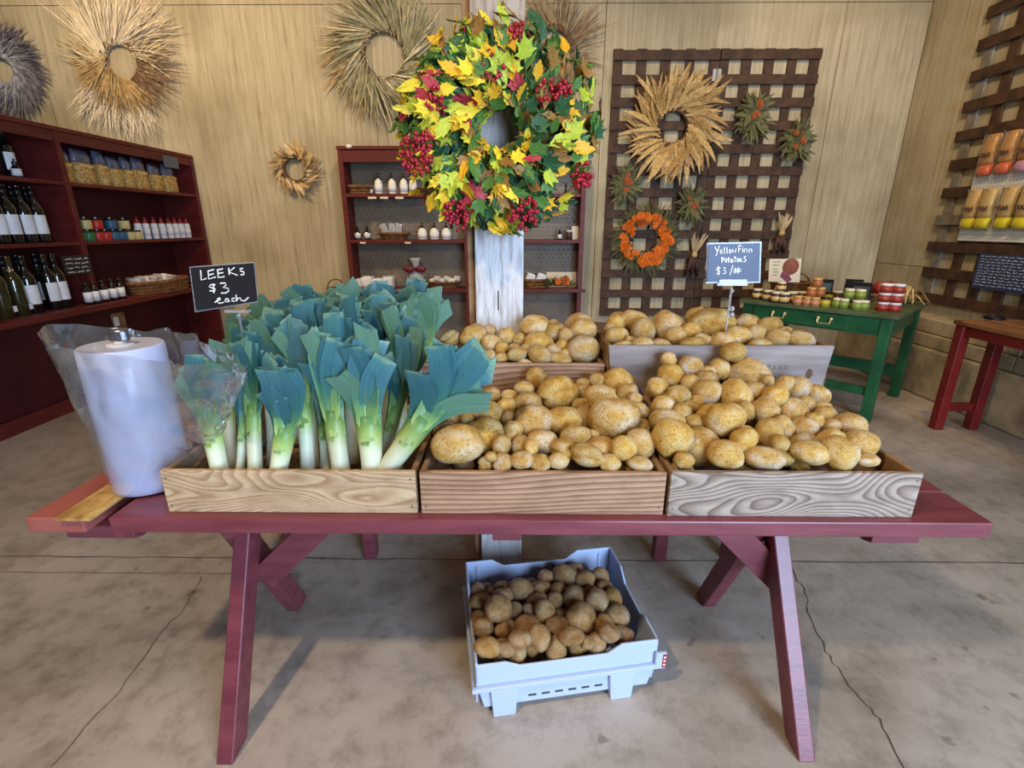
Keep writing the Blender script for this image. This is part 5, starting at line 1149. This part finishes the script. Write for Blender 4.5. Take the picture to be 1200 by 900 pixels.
p=Vector((XC-.13,ys(188,340,XC-.13),zs[0])); inst('tray','wicker_tray','long wicker tray of wrapped goods on the wine counter','basket',p,rz=PI/2,scale=1.25)
for i in range(4): pack('wrapped_bundle','%s wrapped bundle lying in the wicker tray on the wine counter'%('silvery','pinkish')[i%2],'bundle',(p.x+rng.uniform(-.02,.02),p.y-.22+i*.09,p.z+.07),(.13,.14,.08),('frost','cloth')[i%2],(rng.uniform(-.3,.3),0,0),'bundles in the wicker tray')
a=P(75,300,X=XS+.01); b_=P(104,320,X=XS+.01); sg=thing('chalk_card','small black chalk card of prices at the shelf divider','sign',(XS+.01,a.y,b_.z))
ym=P(90,310,X=XS+.01).y; MB().box((XS+.004,ym-.11,b_.z),(XS+.010,ym+.12,a.z)).build('slate',M['chalk'],sg)
mb=MB()
for k in range(4):
    z=a.z-.025-k*(a.z-b_.z)*.23; y=ym-.09
    while y<ym+.09:
        L_=rng.uniform(.03,.07); mb.tube([(XS+.0108,y+L_*i/6,z+rng.uniform(-.006,.006)) for i in range(7)],.002,3,caps=False); y+=L_+.015
mb.build('handwriting',M['white'],sg)

# ------------------------------------------------------------------ green table of jars
GZ=.82
A0=P(866,351,Z=GZ); A1=P(1053,371,Z=GZ); A2=P(1081,353,Z=GZ)
ex=Vector((A1.x-A0.x,A1.y-A0.y,0)); gw=ex.length; ex.normalize(); ey=Vector((-ex.y,ex.x,0)); gd=min((Vector((A2.x-A1.x,A2.y-A1.y,0))).dot(ey),1.0); gang=math.atan2(ex.y,ex.x)
gt=thing('green_table','green painted two drawer table covered with jam jars in the corner','table',(A0.x,A0.y,0),rz=gang)
MB().box((0,0,GZ-.028),(gw,gd,GZ)).build('top',M['greentop'],gt,bev=.005,local=True)
for a,b_ in ((.03,.03),(gw-.10,.03),(.03,gd-.10),(gw-.10,gd-.10)): MB().box((a,b_,0),(a+.07,b_+.07,GZ-.029)).build('leg',M['green'],gt,bev=.004,local=True)
MB().box((.10,.04,GZ-.16),(gw-.10,.06,GZ-.029)).build('front_apron',M['green'],gt,local=True)
for s in (.045,gw-.065): MB().box((s,.10,GZ-.16),(s+.02,gd-.1,GZ-.029)).build('side_apron',M['green'],gt,local=True)
MB().box((.10,gd-.07,GZ-.16),(gw-.10,gd-.05,GZ-.029)).build('back_apron',M['green'],gt,local=True)
MB().box((.10,.05,.20),(gw-.1,.10,.26)).build('stretcher',M['green'],gt,local=True); MB().box((.10,gd-.1,.18),(gw-.1,gd-.06,.28)).build('stretcher',M['green'],gt,local=True)
dx0=.12; dx1=gw-.30
dr=MB().box((dx0,.026,GZ-.145),(dx1,.042,GZ-.04)).build('drawer',M['green'],gt,bev=.004,local=True); WL[dr]=Vector((0,0,0))
for f in (.3,.78):
    hx_=dx0+(dx1-dx0)*f; z=GZ-.09
    hb=MB().tube([(hx_-.045,.026,z+.012),(hx_-.045,.006,z),(hx_-.042,.002,z-.022),(hx_+.042,.002,z-.022),(hx_+.045,.006,z),(hx_+.045,.026,z+.012)],.0055,6)
    for s in (-1,1): hb.ball((hx_+s*.045,.02,z+.014),.014,8,6)
    hb.build('handle',M['brass'],dr,local=True)
def gj(key,px,py,lab,zoff=0,grp=None,nm='jam_jar',cat='jar',scale=1.0):
    p=P(px,py,Z=GZ); inst(key,nm,lab,cat,(p.x,p.y,GZ+zoff),rz=rng.uniform(0,6),group=grp,scale=scale)
for x,y in ((887,351),(899,353),(909,355),(918,356),(928,355),(938,355)): gj('jar_dark',x,y-1,'dark jar with tan label and cream lid in the row on the green table',grp='dark jars on the green table',scale=.95)
gj('jar_dark',913,353,'dark jar with cream lid standing on top of the dark jar row',zoff=.0885,scale=.8)
for x,y in ((934,357),(945,358),(954,359)): gj('jar_peach',x,y,'peach coloured jam jar in the bottom row of the orange pyramid',grp='orange pyramid bottom row')
for x,y in ((948,358),(958,358)): gj('jar_orange',x,y,'orange jam jar in the middle row of the pyramid',zoff=.072,grp='orange pyramid middle row')
gj('jar_orange',953,358,'orange jam jar on the top of the pyramid',zoff=.144)
for x,y in ((966,359),(970,352)): gj('jar_yellow',x,y,'yellow jam jar with black lid beside the orange pyramid',grp='yellow jars beside the orange pyramid')
for x,y in ((969,345),(980,352)): gj('jar_tall',x,y+3,'tall dark jar with white lid among the jam jars',grp='tall dark jars')
for x,y in ((980,360),(988,361),(1003,363),(1011,363)): gj('jar_lime',x,y,'lime green jam jar in the bottom row of the green stack',grp='green stack bottom row')
for x,y in ((992,361),(1005,362)): gj('jar_lime',x,y-1,'lime green jam jar in the upper row of the green stack',zoff=.072,grp='green stack upper row')
for x,y in ((1033,364),(1047,365)):
    for k in range(3): gj('jar_red',x,y,'red relish jar with white lid in the stack at the table end',zoff=.067*k,grp='red relish stacks')
p=P(1031,352,Z=GZ); inst('bowl','red_bowl','shallow bowl behind the red relish stacks','bowl',(p.x,p.y,GZ),scale=.9)
pack('red_pouch','crumpled red pouch in the bowl behind the relish stacks','pouch',(p.x,p.y,GZ+.05),(.13,.1,.11),'jam_red')
for x,y,hh,mt,lab in ((963,345,.16,'bookgrey','grey book standing behind the tall dark jars'),(997,347,.17,'bookblack','black book standing behind the green jar stack'),(1006,352,.17,'bookgrey','dark boxed book with white mark beside the black book')):
    p=P(x,y+4,Z=GZ); o=thing('book',lab,'book',(p.x,p.y,GZ),rz=gang+.15)
    MB().box((-.065,0,0),(.065,.025,hh)).build('cover',M['bookblack'],o,bev=.002,local=True); MB().box((-.055,-.0012,.02),(.055,.0,hh-.03)).build('cover_print',M[mt],o,local=True)
    MB().ball((0,-.002,hh*.35),.02,8,6,(1,.1,1)).build('white_mark',M['label'],o,local=True)
p=P(925,341,Z=GZ); inst('handled','wicker_basket','dark wicker basket with handle behind the dark jars','basket',(p.x,p.y,GZ),scale=(1.6,1.1,.9))
p=P(1060,356,Z=GZ)
dh=thing('raffia_pile','loose pile of tan raffia at the corner of the green table','raffia',(p.x,p.y,GZ))
mb=MB()
for i in range(60):
    a=rng.uniform(0,2*PI); c=Vector((p.x,p.y,GZ+.02)); d=Vector((math.cos(a),math.sin(a),0))*rng.uniform(.05,.16); mb.ribbon([c,c+d*.6+Vector((0,0,rng.uniform(.03,.12))),c+d+Vector((0,0,rng.uniform(-.01,.05)))],[.012,.014,.006],Vector((-d.y,d.x,.02)).normalized())
b_=mb.build('strands',M['husk'],dh); b_['kind']='stuff'
# poster card
pp=P(918,333,Z=GZ+.09); Yq=pp.y
pt=thing('poster_card','cream poster card with a brown beet picture standing on the green table','card',(pp.x,Yq,GZ))
card([(902,303.5),(939.5,303),(937,331),(900.5,330)],Yq,M['card'],pt,.006,'sheet')
c=P(926.5,312.5,Y=Yq); MB().lathe([(.075,0),(.075,.001)],20).xf(Matrix.Translation((c.x,Yq-.001,c.z))@Matrix.Rotation(PI/2,4,'X')).build('beet_picture',M['beet'],pt)
pl=[P(x,y,Y=Yq-.0018) for x,y in ((917,318),(924,321),(928,328),(922,331),(914,324))]; MB().add(pl+[q_+Vector((0,.001,0)) for q_ in pl],[(0,1,2,3,4),(9,8,7,6,5)]).build('leaf_picture',M['beet2'],pt)
mb=MB()
for k,(y,w_) in enumerate(((307,10),(310.5,8),(315,6),(318.5,7),(322,5))): mb.tube([P(905.5+w_*i/6,y+rng.uniform(-.5,.5),Y=Yq-.0015) for i in range(7)],.003,3,caps=False)
mb.build('print_lines',M['ink'],pt)
p=P(918,331,Y=Yq); MB().prism([(Yq+.006,GZ+.001),(Yq+.12,GZ+.001),(Yq+.006,p.z+.1)],'x',p.x-.02,p.x+.02).build('easel_stand',M['card'],pt)

# ------------------------------------------------------------------ red legged side table
RZ=.80
r1=P(1096,502,Z=0); r2=P(1136,502,Z=0)
rt=thing('side_table','narrow table with bright red legs and brown top under the pegboard','table',((r1.x+r2.x)/2,2.9,0))
xa=r1.x-.04; xb=XFOOT-.01; ya=r1.y+.05; yb=2.2
MB().box((xa,yb,RZ-.03),(xb,ya,RZ)).build('top',M['topwood'],rt,bev=.004)
for y in (r1.y,yb+.08):
    for x in (r1.x,r2.x): MB().box((x-.032,y-.032,0),(x+.032,y+.032,RZ-.031)).build('leg',M['redleg'],rt,bev=.004)
    MB().box((r1.x+.032,y-.015,.14),(r2.x-.032,y+.015,.20)).build('stretcher',M['redleg'],rt)
for x in (r1.x,r2.x): MB().box((x-.012,yb+.115,RZ-.1),(x+.012,r1.y-.035,RZ-.031)).build('apron',M['redleg'],rt)
p=P(1165,374,Z=RZ); hk=thing('round_tray','small black round tray on the brown top of the red legged table','tray',(p.x,p.y,RZ))
MB().lathe([(.06,0),(.06,.008),(.05,.012)],16,(p.x,p.y,RZ)).build('dish',M['black'],hk); MB().torus((p.x,p.y,RZ+.014),.056,.006,20,6).build('rim',M['black'],hk,smooth=True)
